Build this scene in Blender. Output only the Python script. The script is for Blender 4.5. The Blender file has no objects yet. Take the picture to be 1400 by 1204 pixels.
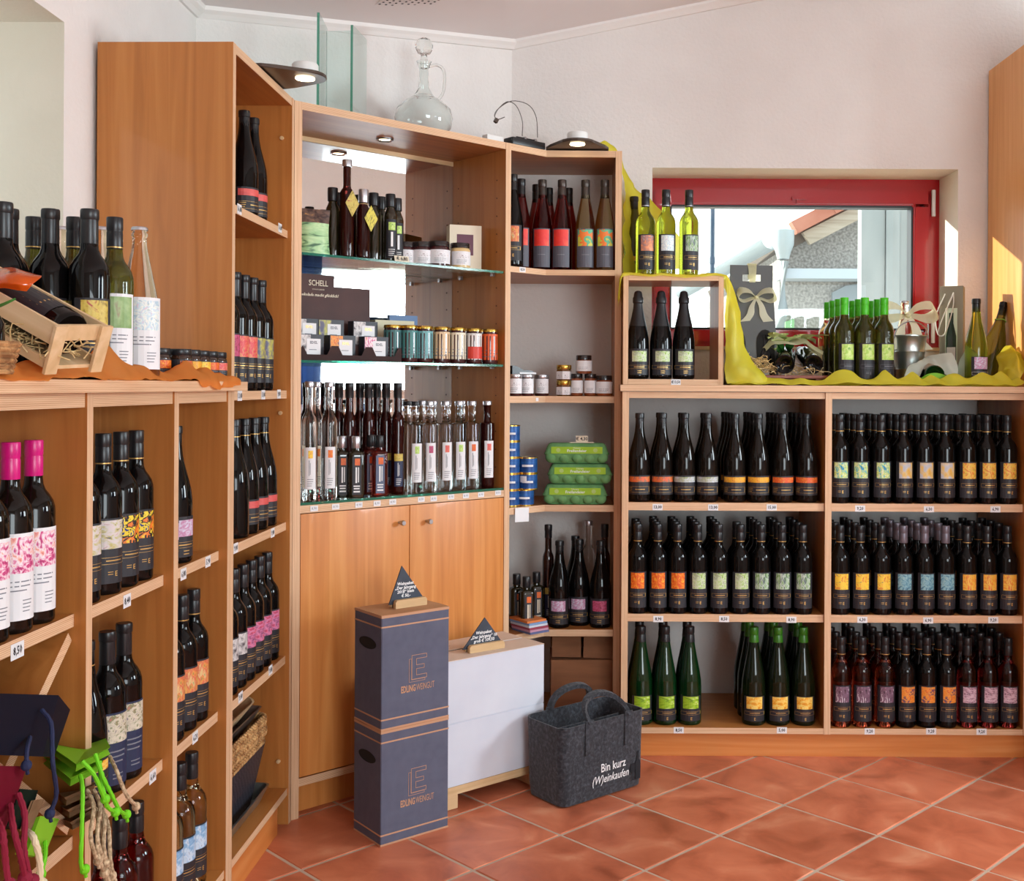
import bpy, bmesh, math, random
from mathutils import Vector, Matrix
S = bpy.context.scene
C = S.collection
PI = math.pi
rnd = random.Random(7)
# ------------------------------------------------------------------ camera, light, exposure
H, F, CX, CY, RO = 1.32, 1489.0, 780.0, 528.0, 0.0055
cd = bpy.data.cameras.new('camera'); cam = bpy.data.objects.new('camera', cd); C.objects.link(cam)
cam.location = (0, 0, H); cam.rotation_euler = (PI/2, -RO, 0)
cd.sensor_width = 36; cd.lens = F/1400*36
cd.shift_x = (700-CX)/1400; cd.shift_y = (CY-602)/1400
cd.clip_start = 0.05; cd.clip_end = 200
S.camera = cam
S.view_settings.view_transform = 'Standard'; S.view_settings.look = 'None'
S.view_settings.exposure = 0.0; S.view_settings.gamma = 1.0; S.view_settings.use_curve_mapping = False
S.cycles.max_bounces = 10; S.cycles.transparent_max_bounces = 12; S.cycles.transmission_bounces = 10
S.cycles.caustics_reflective = False; S.cycles.sample_clamp_indirect = 6.0
wd = bpy.data.worlds.new('sky'); S.world = wd; wd.use_nodes = True
bg = wd.node_tree.nodes['Background']; bg.inputs[0].default_value = (0.90, 0.97, 1.0, 1); bg.inputs[1].default_value = 2.4
def area(name, loc, target, sx, sy, power, col):
    l = bpy.data.lights.new(name, 'AREA'); l.shape = 'RECTANGLE'; l.size = sx; l.size_y = sy; l.energy = power; l.color = col
    o = bpy.data.objects.new(name, l); C.objects.link(o); o.location = loc
    o.rotation_euler = (Vector(target)-Vector(loc)).to_track_quat('-Z', 'Y').to_euler()
    return o
# daylight through the three windows of the shop that the camera does not look at
area('daylight_right_window', (3.22, 2.10, 1.72), (-1, 2.7, 1.35), 2.1, 0.86, 180, (0.86, 0.985, 1.05))
area('daylight_left_window', (-1.57, 1.92, 1.76), (1, 2.3, 1.6), 1.3, 0.8, 1.0, (0.75, 0.87, 1.0))
area('daylight_shop_front', (2.2, -1.95, 1.42), (1.1, 3, 1.1), 1.8, 1.4, 100, (0.87, 0.985, 1.04))
sl = bpy.data.lights.new('sun', 'SUN'); sl.energy = 8.0; sl.angle = 0.009; sl.color = (1.0, 0.93, 0.80)
sun = bpy.data.objects.new('sun', sl); C.objects.link(sun); sun.location = (-3, 12, 9)
sun.rotation_euler = Vector((0.80, -0.42, -0.20)).to_track_quat('-Z', 'Y').to_euler()

# ------------------------------------------------------------------ helpers
def ray(u, v):
    du, dv = u-CX, v-CY
    return (du+RO*dv)/F, -(dv-RO*du)/F
def at(u, v, Y):
    a, b = ray(u, v); return Vector((a*Y, Y, H+b*Y))
def onz(u, v, z):
    a, b = ray(u, v); Y = (z-H)/b; return Vector((a*Y, Y, z))
def hit(M, u, v, y0=0.0):
    """local point of the plane y = y0 of a frame M seen at pixel u, v"""
    Mi = M.inverted(); a, b = ray(u, v)
    o = Mi @ Vector((0, 0, H)); d = Mi.to_3x3() @ Vector((a, 1, b)); t = (y0-o.y)/d.y
    return o+d*t
def frame(x, y, z=0, rz=0):
    return Matrix.Translation((x, y, z)) @ Matrix.Rotation(rz, 4, 'Z')

def srgb(r, g, b):
    f = lambda c: (c/255/12.92 if c/255 <= .04045 else ((c/255+.055)/1.055)**2.4)
    return (f(r), f(g), f(b), 1)
MATS = {}
def mat(name, col=(.5, .5, .5, 1), rough=.5, metal=0, trans=0, coat=0, spec=.5, emit=None, es=0, alpha=1, ior=1.45, sheen=0):
    if name in MATS: return MATS[name]
    m = bpy.data.materials.new(name); m.use_nodes = True
    p = m.node_tree.nodes['Principled BSDF']; i = p.inputs
    i['Base Color'].default_value = col; i['Roughness'].default_value = rough; i['Metallic'].default_value = metal
    i['Transmission Weight'].default_value = trans; i['Coat Weight'].default_value = coat; i['Coat Roughness'].default_value = .05
    i['Specular IOR Level'].default_value = spec; i['Alpha'].default_value = alpha; i['IOR'].default_value = ior
    i['Sheen Weight'].default_value = sheen
    if emit: i['Emission Color'].default_value = emit; i['Emission Strength'].default_value = es
    MATS[name] = m; return m
def nodes(m):
    nt = m.node_tree; return nt, nt.nodes['Principled BSDF'], (lambda t: nt.nodes.new('ShaderNode'+t)), nt.links.new
def ramp(n, cols, interp='LINEAR'):
    cr = n.color_ramp; cr.interpolation = interp
    while len(cr.elements) < len(cols): cr.elements.new(0.5)
    for k, (p, c) in enumerate(cols):
        cr.elements[k].position = p; cr.elements[k].color = c
def noisy(name, cols, scale=(8, 8, 8), detail=4, dist=0.0, rough=.5, bump=0, coord='Object', bscale=None, nscale=1.0, **kw):
    """colour from a stretched noise through a ramp, optional fine bump"""
    if name in MATS: return MATS[name]
    m = mat(name, cols[0][1], rough, **kw); nt, p, N, L = nodes(m)
    tc = N('TexCoord'); mp = N('Mapping'); mp.inputs['Scale'].default_value = scale; L(tc.outputs[coord], mp.inputs[0])
    no = N('TexNoise'); no.inputs['Scale'].default_value = nscale; no.inputs['Detail'].default_value = detail; no.inputs['Distortion'].default_value = dist
    L(mp.outputs[0], no.inputs['Vector']); r = N('ValToRGB'); ramp(r, cols); L(no.outputs['Fac'], r.inputs[0]); L(r.outputs[0], p.inputs['Base Color'])
    if bump:
        b = N('Bump'); b.inputs['Strength'].default_value = bump; b.inputs['Distance'].default_value = .01
        if bscale:
            n2 = N('TexNoise'); n2.inputs['Scale'].default_value = bscale; n2.inputs['Detail'].default_value = 3; L(tc.outputs[coord], n2.inputs['Vector']); L(n2.outputs['Fac'], b.inputs['Height'])
        else: L(no.outputs['Fac'], b.inputs['Height'])
        L(b.outputs[0], p.inputs['Normal'])
    return m
def wood(name, axis, a, b, c, rough=.42):
    sc = {'x': (1.2, 26, 26), 'y': (26, 1.2, 26), 'z': (26, 26, 1.2)}[axis]
    return noisy(name, [(.25, a), (.5, b), (.72, c)], sc, 5, 1.2, rough, coat=.12, bump=.03)
VA, VB, VC = srgb(162, 99, 45), srgb(178, 112, 53), srgb(188, 124, 63)
WZ = wood('veneer_upright', 'z', VA, VB, VC); WX = wood('veneer_along', 'x', VA, VB, VC)
DA = wood('door_veneer', 'z', srgb(192, 118, 56), srgb(208, 134, 68), srgb(218, 149, 82), .38)
def ply(name, axis):
    m = mat(name, srgb(214, 172, 132), .55); nt, p, N, L = nodes(m)
    tc = N('TexCoord'); w = N('TexWave'); w.wave_type = 'BANDS'; w.bands_direction = axis; w.inputs['Scale'].default_value = 95
    w.inputs['Distortion'].default_value = .6; w.inputs['Detail'].default_value = 1; L(tc.outputs['Object'], w.inputs['Vector'])
    n = N('TexNoise'); mp = N('Mapping'); mp.inputs['Scale'].default_value = (3, 3, 90) if axis == 'Z' else (90, 3, 3); L(tc.outputs['Object'], mp.inputs[0]); L(mp.outputs[0], n.inputs['Vector'])
    n.inputs['Scale'].default_value = 1.5; n.inputs['Detail'].default_value = 3
    mx = N('Math'); mx.operation = 'MULTIPLY_ADD'; L(w.outputs['Fac'], mx.inputs[0]); mx.inputs[1].default_value = .45; 
    m2 = N('Math'); m2.operation = 'MULTIPLY'; m2.inputs[1].default_value = .6; L(n.outputs['Fac'], m2.inputs[0]); L(m2.outputs[0], mx.inputs[2])
    r = N('ValToRGB'); ramp(r, [(.15, srgb(176, 128, 92)), (.45, srgb(212, 170, 132)), (.8, srgb(228, 194, 158))]); L(mx.outputs[0], r.inputs[0]); L(r.outputs[0], p.inputs['Base Color']); return m
PH, PV = ply('ply_edge_flat', 'Z'), ply('ply_edge_upright', 'X')
PINE = wood('pine', 'x', srgb(196, 160, 114), srgb(210, 176, 132), srgb(220, 190, 150), .6)
PLAST = noisy('wall_plaster', [(.3, srgb(222, 217, 213)), (.7, srgb(230, 226, 222))], (3, 3, 3), 4, 0, .9, bump=.25, bscale=70)
CEILM = noisy('ceiling_paint', [(.3, srgb(226, 218, 216)), (.7, srgb(232, 225, 223))], (2, 2, 2), 3, 0, .9)
WHITE = mat('white_paint', srgb(232, 228, 224), .6)
REVEAL = noisy('reveal_plaster', [(.3, srgb(242, 236, 220)), (.7, srgb(248, 243, 228))], (5, 5, 5), 3, 0, .85, bump=.15, bscale=90)
RED = mat('red_lacquer', srgb(170, 10, 20), .25, coat=.4)
BLACKG = mat('dark_bottle_glass', (.0035, .003, .003, 1), .03, spec=.28)
BROWNG = mat('brown_black_glass', (.006, .004, .003, 1), .03, spec=.3)
BLACKP = mat('black_capsule', (.012, .012, .014, 1), .32)
GREYP = mat('grey_capsule', srgb(112, 106, 116), .35, metal=.3)
BRONZE = mat('bronze_capsule', srgb(70, 62, 58), .3, metal=.5)
PINKP = mat('pink_capsule', srgb(205, 20, 120), .3)
GREENP = mat('lime_capsule', srgb(70, 190, 30), .35)
GREENC = mat('bottle_green_capsule', srgb(50, 110, 25), .3)
SILVER = mat('silver_cap', srgb(190, 190, 195), .28, metal=.85)
GOLD = mat('gold_print', srgb(205, 165, 95), .35, metal=.5)
GOLDL = mat('gold_lid', srgb(205, 170, 80), .22, metal=.9)
MATTE = mat('label_black', srgb(38, 38, 44), .5)
NAVYL = mat('label_navy', srgb(34, 44, 74), .5)
PAPER = mat('label_white', srgb(226, 226, 228), .6)
INK = mat('ink', srgb(30, 30, 34), .6)
INKG = mat('ink_grey', srgb(120, 122, 130), .6)
WINK = mat('white_print', srgb(235, 235, 235), .5)
CREAM = mat('cream_card', srgb(226, 214, 190), .6)
MIRROR = mat('mirror', (.88, .89, .88, 1), .015, metal=1)
GREENED = mat('glass_edge_green', srgb(60, 150, 120), .1, trans=.6)
GLASS = mat('clear_glass', (.93, .97, .96, 1), .0, trans=1)
def thin(name, tint, refl=1.0):
    m = bpy.data.materials.new(name); m.use_nodes = True; nt = m.node_tree; nt.nodes.remove(nt.nodes['Principled BSDF'])
    N = lambda t: nt.nodes.new('ShaderNode'+t); L = nt.links.new
    t = N('BsdfTransparent'); t.inputs[0].default_value = tint; g = N('BsdfGlossy'); g.inputs['Roughness'].default_value = 0; lw_ = N('LayerWeight'); pw = N('Math'); pw.operation = 'POWER'; pw.inputs[1].default_value = 5; f = N('Math'); f.operation = 'MULTIPLY_ADD'; f.inputs[1].default_value = .9; f.inputs[2].default_value = .035; L(lw_.outputs['Facing'], pw.inputs[0]); L(pw.outputs[0], f.inputs[0])
    x = N('MixShader'); L(f.outputs[0], x.inputs[0]); L(t.outputs[0], x.inputs[1]); L(g.outputs[0], x.inputs[2]); L(x.outputs[0], nt.nodes['Material Output'].inputs[0]); MATS[name] = m; return m
PANE = thin('window_glass', (.97, .99, .98, 1)); SHEETG = thin('shelf_glass', (.90, .965, .95, 1))
CLEARB = mat('clear_spirit_glass', (.95, .96, .95, 1), .0, trans=1, ior=1.40)
TEALB = mat('blueish_spirit_glass', (.78, .88, .90, 1), .0, trans=1, ior=1.40)
ROSEB = mat('rose_wine_glass', (.62, .10, .04, 1), .0, trans=1, ior=1.36)
ROSEL = mat('red_rose_wine_glass', (.40, .035, .035, 1), .0, trans=1, ior=1.36)
LIQ = mat('liqueur_red_glass', (.045, .005, .004, 1), .02, trans=.6, ior=1.38)
NECKR = mat('liqueur_neck_glass', (.45, .05, .03, 1), .02, trans=.9, ior=1.38)
GOLDW = mat('golden_wine_glass', (.93, .84, .52, 1), .0, trans=1, ior=1.36)
YELG = mat('yellow_green_glass', (.50, .55, .05, 1), .0, trans=.93, ior=1.36)
DYELG = mat('olive_glass', (.13, .13, .018, 1), .02, trans=.8, ior=1.36)
GREENG = mat('green_bottle_glass', (.004, .036, .008, 1), .03, trans=.45)
OILG = mat('oil_dark_glass', (.02, .016, .006, 1), .05, trans=.3, coat=.5)
BLUSH = mat('blush_cider_glass', (.95, .80, .64, 1), .0, trans=1, ior=1.36)
STEEL = mat('brushed_metal', srgb(180, 182, 186), .3, metal=1)
ZINC = noisy('zinc', [(.3, srgb(150, 158, 155)), (.7, srgb(195, 202, 198))], (14, 14, 14), 3, .5, .3, metal=.9)
CARD = noisy('cardboard', [(.3, srgb(178, 130, 92)), (.7, srgb(196, 148, 108))], (6, 6, 40), 4, 0, .8)
DCARD = noisy('brown_card', [(.3, srgb(120, 76, 48)), (.7, srgb(140, 92, 60))], (6, 6, 30), 4, 0, .8)
GREYBOX = noisy('slate_blue_card', [(.3, srgb(84, 87, 106)), (.7, srgb(91, 94, 113))], (30, 30, 30), 2, 0, .75)
WHITEBOX = noisy('white_card', [(.3, srgb(204, 208, 220)), (.7, srgb(212, 216, 226))], (8, 8, 8), 3, 0, .75)
COPPER = mat('copper_print', srgb(192, 146, 114), .6)
SLATE = noisy('slate', [(.3, srgb(46, 52, 64)), (.7, srgb(58, 66, 80))], (20, 20, 20), 4, 0, .6)
FELT = noisy('felt', [(.3, srgb(31, 33, 38)), (.5, srgb(46, 48, 54)), (.72, srgb(72, 74, 82))], (90, 90, 90), 6, .4, .95, bump=.35, sheen=.2)
LAMPB = mat('lamp_bronze', srgb(84, 72, 64), .35, metal=.6)
LAMPW = mat('lamp_white', srgb(225, 225, 222), .4)
GLOW = mat('lamp_glow', (1, .85, .6, 1), .4, emit=(1.0, .80, .50, 1), es=14)
BLACKM = mat('black_metal', (.015, .015, .017, 1), .35)
DARK = mat('dark_gap', (.01, .009, .008, 1), .9)
STRAW = noisy('straw', [(.3, srgb(196, 164, 110)), (.7, srgb(228, 202, 150))], (40, 40, 40), 2, 0, .8)
CHOC = noisy('chocolate_card', [(.3, srgb(66, 38, 36)), (.7, srgb(78, 47, 43))], (12, 12, 12), 2, 0, .6)
def cloth(name, col, tcol, a=.25):
    if name in MATS: return MATS[name]
    m = bpy.data.materials.new(name); m.use_nodes = True; nt = m.node_tree; nt.nodes.remove(nt.nodes['Principled BSDF'])
    N = lambda t: nt.nodes.new('ShaderNode'+t); L = nt.links.new
    d = N('BsdfDiffuse'); d.inputs[0].default_value = col; t = N('BsdfTranslucent'); t.inputs[0].default_value = tcol; g = N('BsdfGlossy'); g.inputs[1].default_value = .4; g.inputs[0].default_value = (1, 1, .8, 1)
    x = N('MixShader'); x.inputs[0].default_value = .5; L(d.outputs[0], x.inputs[1]); L(t.outputs[0], x.inputs[2])
    y = N('MixShader'); y.inputs[0].default_value = .06; L(x.outputs[0], y.inputs[1]); L(g.outputs[0], y.inputs[2])
    tr = N('BsdfTransparent'); tr.inputs[0].default_value = tcol; z = N('MixShader'); z.inputs[0].default_value = a; L(y.outputs[0], z.inputs[1]); L(tr.outputs[0], z.inputs[2])
    L(z.outputs[0], nt.nodes['Material Output'].inputs[0]); MATS[name] = m; return m
ORGO = cloth('orange_organza', srgb(254, 184, 104), srgb(254, 198, 120), .18)
ORGY = cloth('yellow_organza', srgb(252, 246, 96), srgb(252, 248, 130), .25)
CELLO = cloth('ivory_ribbon', srgb(250, 247, 222), srgb(250, 250, 214), .2)
def art(name, cols, scale=3.0, seed=0.0, dist=2.0, interp='LINEAR', stretch=(1, 1, 1)):
    """a small painted label picture: bands of the palette pushed about by noise, in the label's own UVs"""
    if name in MATS: return MATS[name]
    m = mat(name, cols[0], .45); nt, p, N, L = nodes(m)
    tc = N('TexCoord'); mp = N('Mapping'); mp.inputs['Scale'].default_value = stretch; mp.inputs['Location'].default_value = (seed*1.7, seed*.9, 0); L(tc.outputs['UV'], mp.inputs[0])
    no = N('TexNoise'); no.noise_dimensions = '4D'; no.inputs['W'].default_value = seed; no.inputs['Scale'].default_value = scale; no.inputs['Detail'].default_value = 3; no.inputs['Distortion'].default_value = dist
    L(mp.outputs[0], no.inputs['Vector']); r = N('ValToRGB'); n = len(cols); ramp(r, [(.28+.46*k/max(1, n-1), c) for k, c in enumerate(cols)], interp)
    L(no.outputs['Fac'], r.inputs[0]); L(r.outputs[0], p.inputs['Base Color']); return m
Q = srgb
ART = {
 'orange strip': art('art_orange_strip', [Q(60,40,60), Q(200,120,50), Q(225,100,60), Q(120,110,90), Q(235,120,70)], 2.2, 1, 1.2, stretch=(3, .5, 1)),
 'pale grey strip': art('art_grey_strip', [Q(130,150,90), Q(170,175,150), Q(190,195,205), Q(150,160,175)], 2, 2, 1.5, stretch=(2, .8, 1)),
 'yellow strip': art('art_yellow_strip', [Q(150,60,90), Q(220,150,40), Q(235,180,50), Q(200,70,60)], 3, 3, 2, stretch=(3, 1, 1)),
 'fiery strip': art('art_fiery_strip', [Q(220,190,50), Q(225,110,40), Q(215,70,45), Q(230,160,50)], 3, 4, 2, stretch=(3, 1, 1)),
 'orange picture': art('art_orange', [Q(235,190,60), Q(235,130,35), Q(215,70,25), Q(240,150,50)], 3, 5, 3),
 'pale green picture': art('art_palegreen', [Q(60,60,60), Q(150,185,90), Q(205,215,180), Q(160,170,150), Q(170,190,70)], 2.2, 6, 2),
 'green figure picture': art('art_greenfig', [Q(40,60,50), Q(120,160,90), Q(190,205,190), Q(60,80,80), Q(130,190,70)], 3, 7, 1.2, stretch=(2, .7, 1)),
 'blue and yellow picture': art('art_blueyellow', [Q(40,60,110), Q(70,170,200), Q(200,215,80), Q(225,225,210), Q(50,140,120)], 3.4, 8, 2, stretch=(1.6, .8, 1)),
 'ochre and grey picture': art('art_ochre', [Q(215,160,50), Q(225,190,110), Q(190,192,198), Q(175,180,190)], 1.3, 9, 1.0),
 'yellow dancer picture': art('art_dancer', [Q(80,120,60), Q(225,180,60), Q(235,200,90), Q(215,90,45), Q(235,170,50)], 3, 10, 2.5),
 'bright yellow picture': art('art_brightyellow', [Q(110,90,110), Q(240,200,60), Q(245,205,70), Q(215,110,50), Q(245,200,60)], 3, 11, 1.5),
 'blue wave picture': art('art_bluewave', [Q(40,70,90), Q(100,155,175), Q(150,190,195), Q(110,150,140)], 2.4, 12, 3),
 'orange swirl picture': art('art_swirl', [Q(220,90,40), Q(235,150,50), Q(240,200,80), Q(225,110,50), Q(190,190,60)], 2.4, 13, 2.5),
 'white and black picture': art('art_whiteblack', [Q(60,40,50), Q(120,90,110), Q(215,205,215), Q(225,220,225)], 2.6, 14, 1.2, 'CONSTANT', (2, .7, 1)),
 'orange fruit picture': art('art_orangefruit', [Q(60,40,90), Q(225,110,40), Q(240,160,60), Q(90,60,100), Q(200,80,50)], 2.6, 15, 2),
 'rosy line picture': art('art_rosyline', [Q(110,60,80), Q(215,190,200), Q(200,165,180), Q(120,80,100), Q(220,200,205)], 3.4, 16, 1.5, 'LINEAR', (.7, 2, 1)),
 'green vineyard picture': art('art_vineyard', [Q(60,90,30), Q(140,180,30), Q(170,200,60), Q(230,230,220)], 2.2, 17, 1.2, stretch=(.8, 1.6, 1)),
 'golden glass picture': art('art_goldglass', [Q(200,120,30), Q(235,165,40), Q(240,215,120), Q(235,180,50)], 2.4, 18, 2),
 'pink picture': art('art_pink', [Q(120,20,70), Q(205,70,130), Q(240,225,232), Q(235,160,140), Q(190,30,110)], 2.6, 19, 2),
 'beige landscape': art('art_landscape', [Q(90,90,110), Q(190,180,110), Q(205,200,195), Q(215,200,200), Q(150,110,100)], 2.4, 20, 1.5, stretch=(.8, 1.8, 1)),
 'stained glass picture': art('art_stained', [Q(30,50,120), Q(235,205,50), Q(25,25,25), Q(225,120,40), Q(235,200,40), Q(70,110,170)], 2.6, 21, 1.5, 'CONSTANT'),
 'crowd picture': art('art_crowd', [Q(50,60,110), Q(190,180,160), Q(215,205,185), Q(120,130,90), Q(190,120,110)], 5, 22, 1.5),
 'lilac picture': art('art_lilac', [Q(215,205,225), Q(205,195,215), Q(190,120,160), Q(215,200,220)], 2, 23, 3),
 'sunset figures picture': art('art_sunset', [Q(110,110,70), Q(225,160,80), Q(205,90,70), Q(225,190,130), Q(150,160,110)], 2.6, 24, 1.5, stretch=(1.6, .7, 1)),
 'sky blue picture': art('art_skyblue', [Q(90,140,185), Q(140,180,215), Q(205,220,235), Q(60,90,140)], 2.4, 25, 1.5),
 'red band': art('art_redband', [Q(200,75,75), Q(215,95,90), Q(190,70,75)], 2, 26, .5),
 'purple picture': art('art_purple', [Q(60,40,60), Q(170,60,90), Q(200,90,130), Q(110,80,120)], 3, 27, 2),
 'red flower picture': art('art_redflower', [Q(205,60,75), Q(215,75,85), Q(225,140,100), Q(60,40,50)], 2.6, 28, 2),
 'moon picture': art('art_moon', [Q(70,70,95), Q(95,90,115), Q(190,185,80), Q(110,105,110)], 1.8, 29, 1),
 'pink vineyard picture': art('art_pinkvine', [Q(100,60,95), Q(170,90,130), Q(210,130,165), Q(200,60,90), Q(140,80,120)], 3, 30, 1.5, stretch=(.8, 1.5, 1)),
 'grey portrait picture': art('art_portrait', [Q(60,50,55), Q(170,165,165), Q(215,210,208), Q(90,80,85)], 2.4, 31, 1.2),
 'red orange picture': art('art_redorange', [Q(235,120,50), Q(225,60,45), Q(215,50,50), Q(235,90,60)], 1.6, 32, .6, stretch=(.8, 1.2, 1)),
 'patchwork picture': art('art_patch', [Q(190,195,70), Q(225,120,50), Q(90,170,130), Q(200,195,80), Q(150,90,120)], 1.7, 33, .3, 'CONSTANT'),
 'lime tile picture': art('art_lime', [Q(150,195,70), Q(170,210,90), Q(205,225,140), Q(110,170,60)], 4, 34, 1),
 'orange nude picture': art('art_nude', [Q(225,160,120), Q(225,140,90), Q(150,110,110), Q(200,190,180)], 2, 35, 1.5),
 'pastel picture': art('art_pastel', [Q(225,190,200), Q(190,215,225), Q(235,235,225), Q(160,190,210), Q(230,220,160)], 3, 36, 2),
 'green plain picture': art('art_greenplain', [Q(110,145,80), Q(135,165,105), Q(160,185,130), Q(150,100,100)], 1.4, 37, 1),
 'yellow dark picture': art('art_yellowdark', [Q(40,35,25), Q(190,165,70), Q(205,185,90), Q(160,60,50)], 2.4, 38, 2),
}

def new_obj(name, data, parent=None, loc=None, rot=None):
    o = bpy.data.objects.new(name, data); C.objects.link(o)
    if parent: o.parent = parent
    if loc is not None: o.location = loc
    if rot is not None: o.rotation_euler = rot
    return o
def mesh(name, bm, mats, smooth=False, angle=None):
    me = bpy.data.meshes.new(name)
    bmesh.ops.recalc_face_normals(bm, faces=bm.faces)
    bm.to_mesh(me); bm.free()
    for m in (mats if isinstance(mats, (list, tuple)) else [mats]): me.materials.append(m)
    if smooth:
        for p in me.polygons: p.use_smooth = True
        me.set_sharp_from_angle(angle=angle or math.radians(40))
    return me
def mk(name, bm, mats, parent=None, loc=None, rot=None, smooth=False):
    return new_obj(name, mesh(name, bm, mats, smooth), parent, loc, rot)
def tag(o, label, cat, group=None):
    o['label'] = label; o['category'] = cat
    if group: o['group'] = group
    return o
def thing(name, label, cat, loc=(0, 0, 0), rz=0, group=None, rot=None):
    o = bpy.data.objects.new(name, None); C.objects.link(o); o.empty_display_size = .05
    o.location = loc; o.rotation_euler = rot if rot else (0, 0, rz)
    return tag(o, label, cat, group)
def struct(o): o['kind'] = 'structure'; return o
def box(bm, x0, x1, y0, y1, z0, z1, mi=0, front=None, M=None):
    vs = [bm.verts.new((x, y, z)) for x in (x0, x1) for y in (y0, y1) for z in (z0, z1)]
    if M:
        for v in vs: v.co = M @ v.co
    for k, idx in enumerate(((0, 1, 3, 2), (4, 6, 7, 5), (0, 4, 5, 1), (2, 3, 7, 6), (0, 2, 6, 4), (1, 5, 7, 3))):
        f = bm.faces.new([vs[i] for i in idx]); f.material_index = front if (front is not None and k == 2) else mi
    return vs
def bx(name, x0, x1, y0, y1, z0, z1, mats, parent=None, front=None, bevel=0, loc=None, rot=None):
    bm = bmesh.new(); box(bm, x0, x1, y0, y1, z0, z1, 0, front)
    if bevel: bmesh.ops.bevel(bm, geom=bm.edges[:], offset=bevel, segments=2, affect='EDGES', profile=.6)
    return mk(name, bm, mats, parent, loc, rot, smooth=bool(bevel))
def lathe(bm, prof, seg=20, mi=0, c=(0, 0, 0), M=None):
    rings = []
    for r, z in prof:
        if r < 1e-6: rings.append([bm.verts.new((c[0], c[1], c[2]+z))])
        else: rings.append([bm.verts.new((c[0]+r*math.cos(2*PI*k/seg), c[1]+r*math.sin(2*PI*k/seg), c[2]+z)) for k in range(seg)])
    if M:
        for rg in rings:
            for v in rg: v.co = M @ v.co
    for a, b in zip(rings, rings[1:]):
        for k in range(seg):
            j = (k+1) % seg
            q = [a[k % len(a)], a[j % len(a)], b[j % len(b)], b[k % len(b)]]
            q2 = []
            for v in q:
                if v not in q2: q2.append(v)
            if len(q2) > 2: f = bm.faces.new(q2); f.material_index = mi
def tube(bm, pts, r, seg=8, mi=0, cap=True):
    pts = [Vector(p) for p in pts]; rings = []
    up = Vector((0, 0, 1)); 
    for i, p in enumerate(pts):
        d = (pts[min(i+1, len(pts)-1)]-pts[max(i-1, 0)]).normalized()
        a = d.cross(up)
        if a.length < .05: a = d.cross(Vector((1, 0, 0)))
        a.normalize(); b = d.cross(a)
        rr = r[i] if isinstance(r, (list, tuple)) else r
        rings.append([bm.verts.new(p+rr*(a*math.cos(2*PI*k/seg)+b*math.sin(2*PI*k/seg))) for k in range(seg)])
    for a, b in zip(rings, rings[1:]):
        best = min(range(seg), key=lambda s: (a[0].co-b[s].co).length)
        for k in range(seg):
            f = bm.faces.new((a[k], a[(k+1) % seg], b[(k+1+best) % seg], b[(k+best) % seg])); f.material_index = mi
    if cap:
        for rg in (rings[0], rings[-1]):
            f = bm.faces.new(rg); f.material_index = mi
def curve_pts(ctrl, n=24):
    """smooth Catmull-Rom path through the control points"""
    P = [Vector(c) for c in ctrl]; P = [P[0]*2-P[1]]+P+[P[-1]*2-P[-2]]; out = []
    m = len(P)-3
    for i in range(n+1):
        t = i/n*m; k = min(int(t), m-1); t -= k; a, b, c, d = P[k:k+4]
        out.append(.5*((2*b)+(c-a)*t+(2*a-5*b+4*c-d)*t*t+(3*b-a-3*c+d)*t**3))
    return out
def patch(bm, r, a0, a1, z0, z1, mi, off=.0004, n=8, r1=None):
    """curved label patch facing -Y; angles in degrees from the front"""
    uv = bm.loops.layers.uv.verify(); cols = []
    for k in range(n+1):
        a = math.radians(a0+(a1-a0)*k/n)
        cols.append([bm.verts.new(((rr+off)*math.sin(a), -(rr+off)*math.cos(a), z)) for rr, z in ((r, z0), (r1 or r, z1))])
    for k in range(n):
        f = bm.faces.new((cols[k][0], cols[k+1][0], cols[k+1][1], cols[k][1])); f.material_index = mi
        for l, c in zip(f.loops, ((k/n, 0), ((k+1)/n, 0), ((k+1)/n, 1), (k/n, 1))): l[uv].uv = c
def quad(bm, p, mi=0):
    uv = bm.loops.layers.uv.verify(); f = bm.faces.new([bm.verts.new(q) for q in p]); f.material_index = mi
    for l, c in zip(f.loops, ((0, 0), (1, 0), (1, 1), (0, 1))): l[uv].uv = c
TXT = {}
def text_mesh(s, size, res=2, bold=0, align='CENTER', shear=0):
    key = (s, size, res, bold, align, shear)
    if key in TXT: return TXT[key]
    cu = bpy.data.curves.new('lettering', 'FONT'); cu.body = s; cu.size = size; cu.align_x = align; cu.align_y = 'CENTER'
    cu.resolution_u = res; cu.offset = bold; cu.shear = shear; cu.space_line = .95
    o = bpy.data.objects.new('tmp', cu); C.objects.link(o)
    me = bpy.data.meshes.new_from_object(o.evaluated_get(bpy.context.evaluated_depsgraph_get()))
    bpy.data.objects.remove(o); bpy.data.curves.remove(cu); me.name = 'lettering'; TXT[key] = me; return me
def lettering(s, size, m, parent, loc, rot=(PI/2, 0, 0), bold=0, res=2, align='CENTER', sx=1, shear=0):
    me = text_mesh(s, size, res, bold, align, shear).copy(); me.materials.clear(); me.materials.append(m)
    o = new_obj('lettering', me, parent, loc, rot); o.scale = (sx, 1, 1); return o
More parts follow.
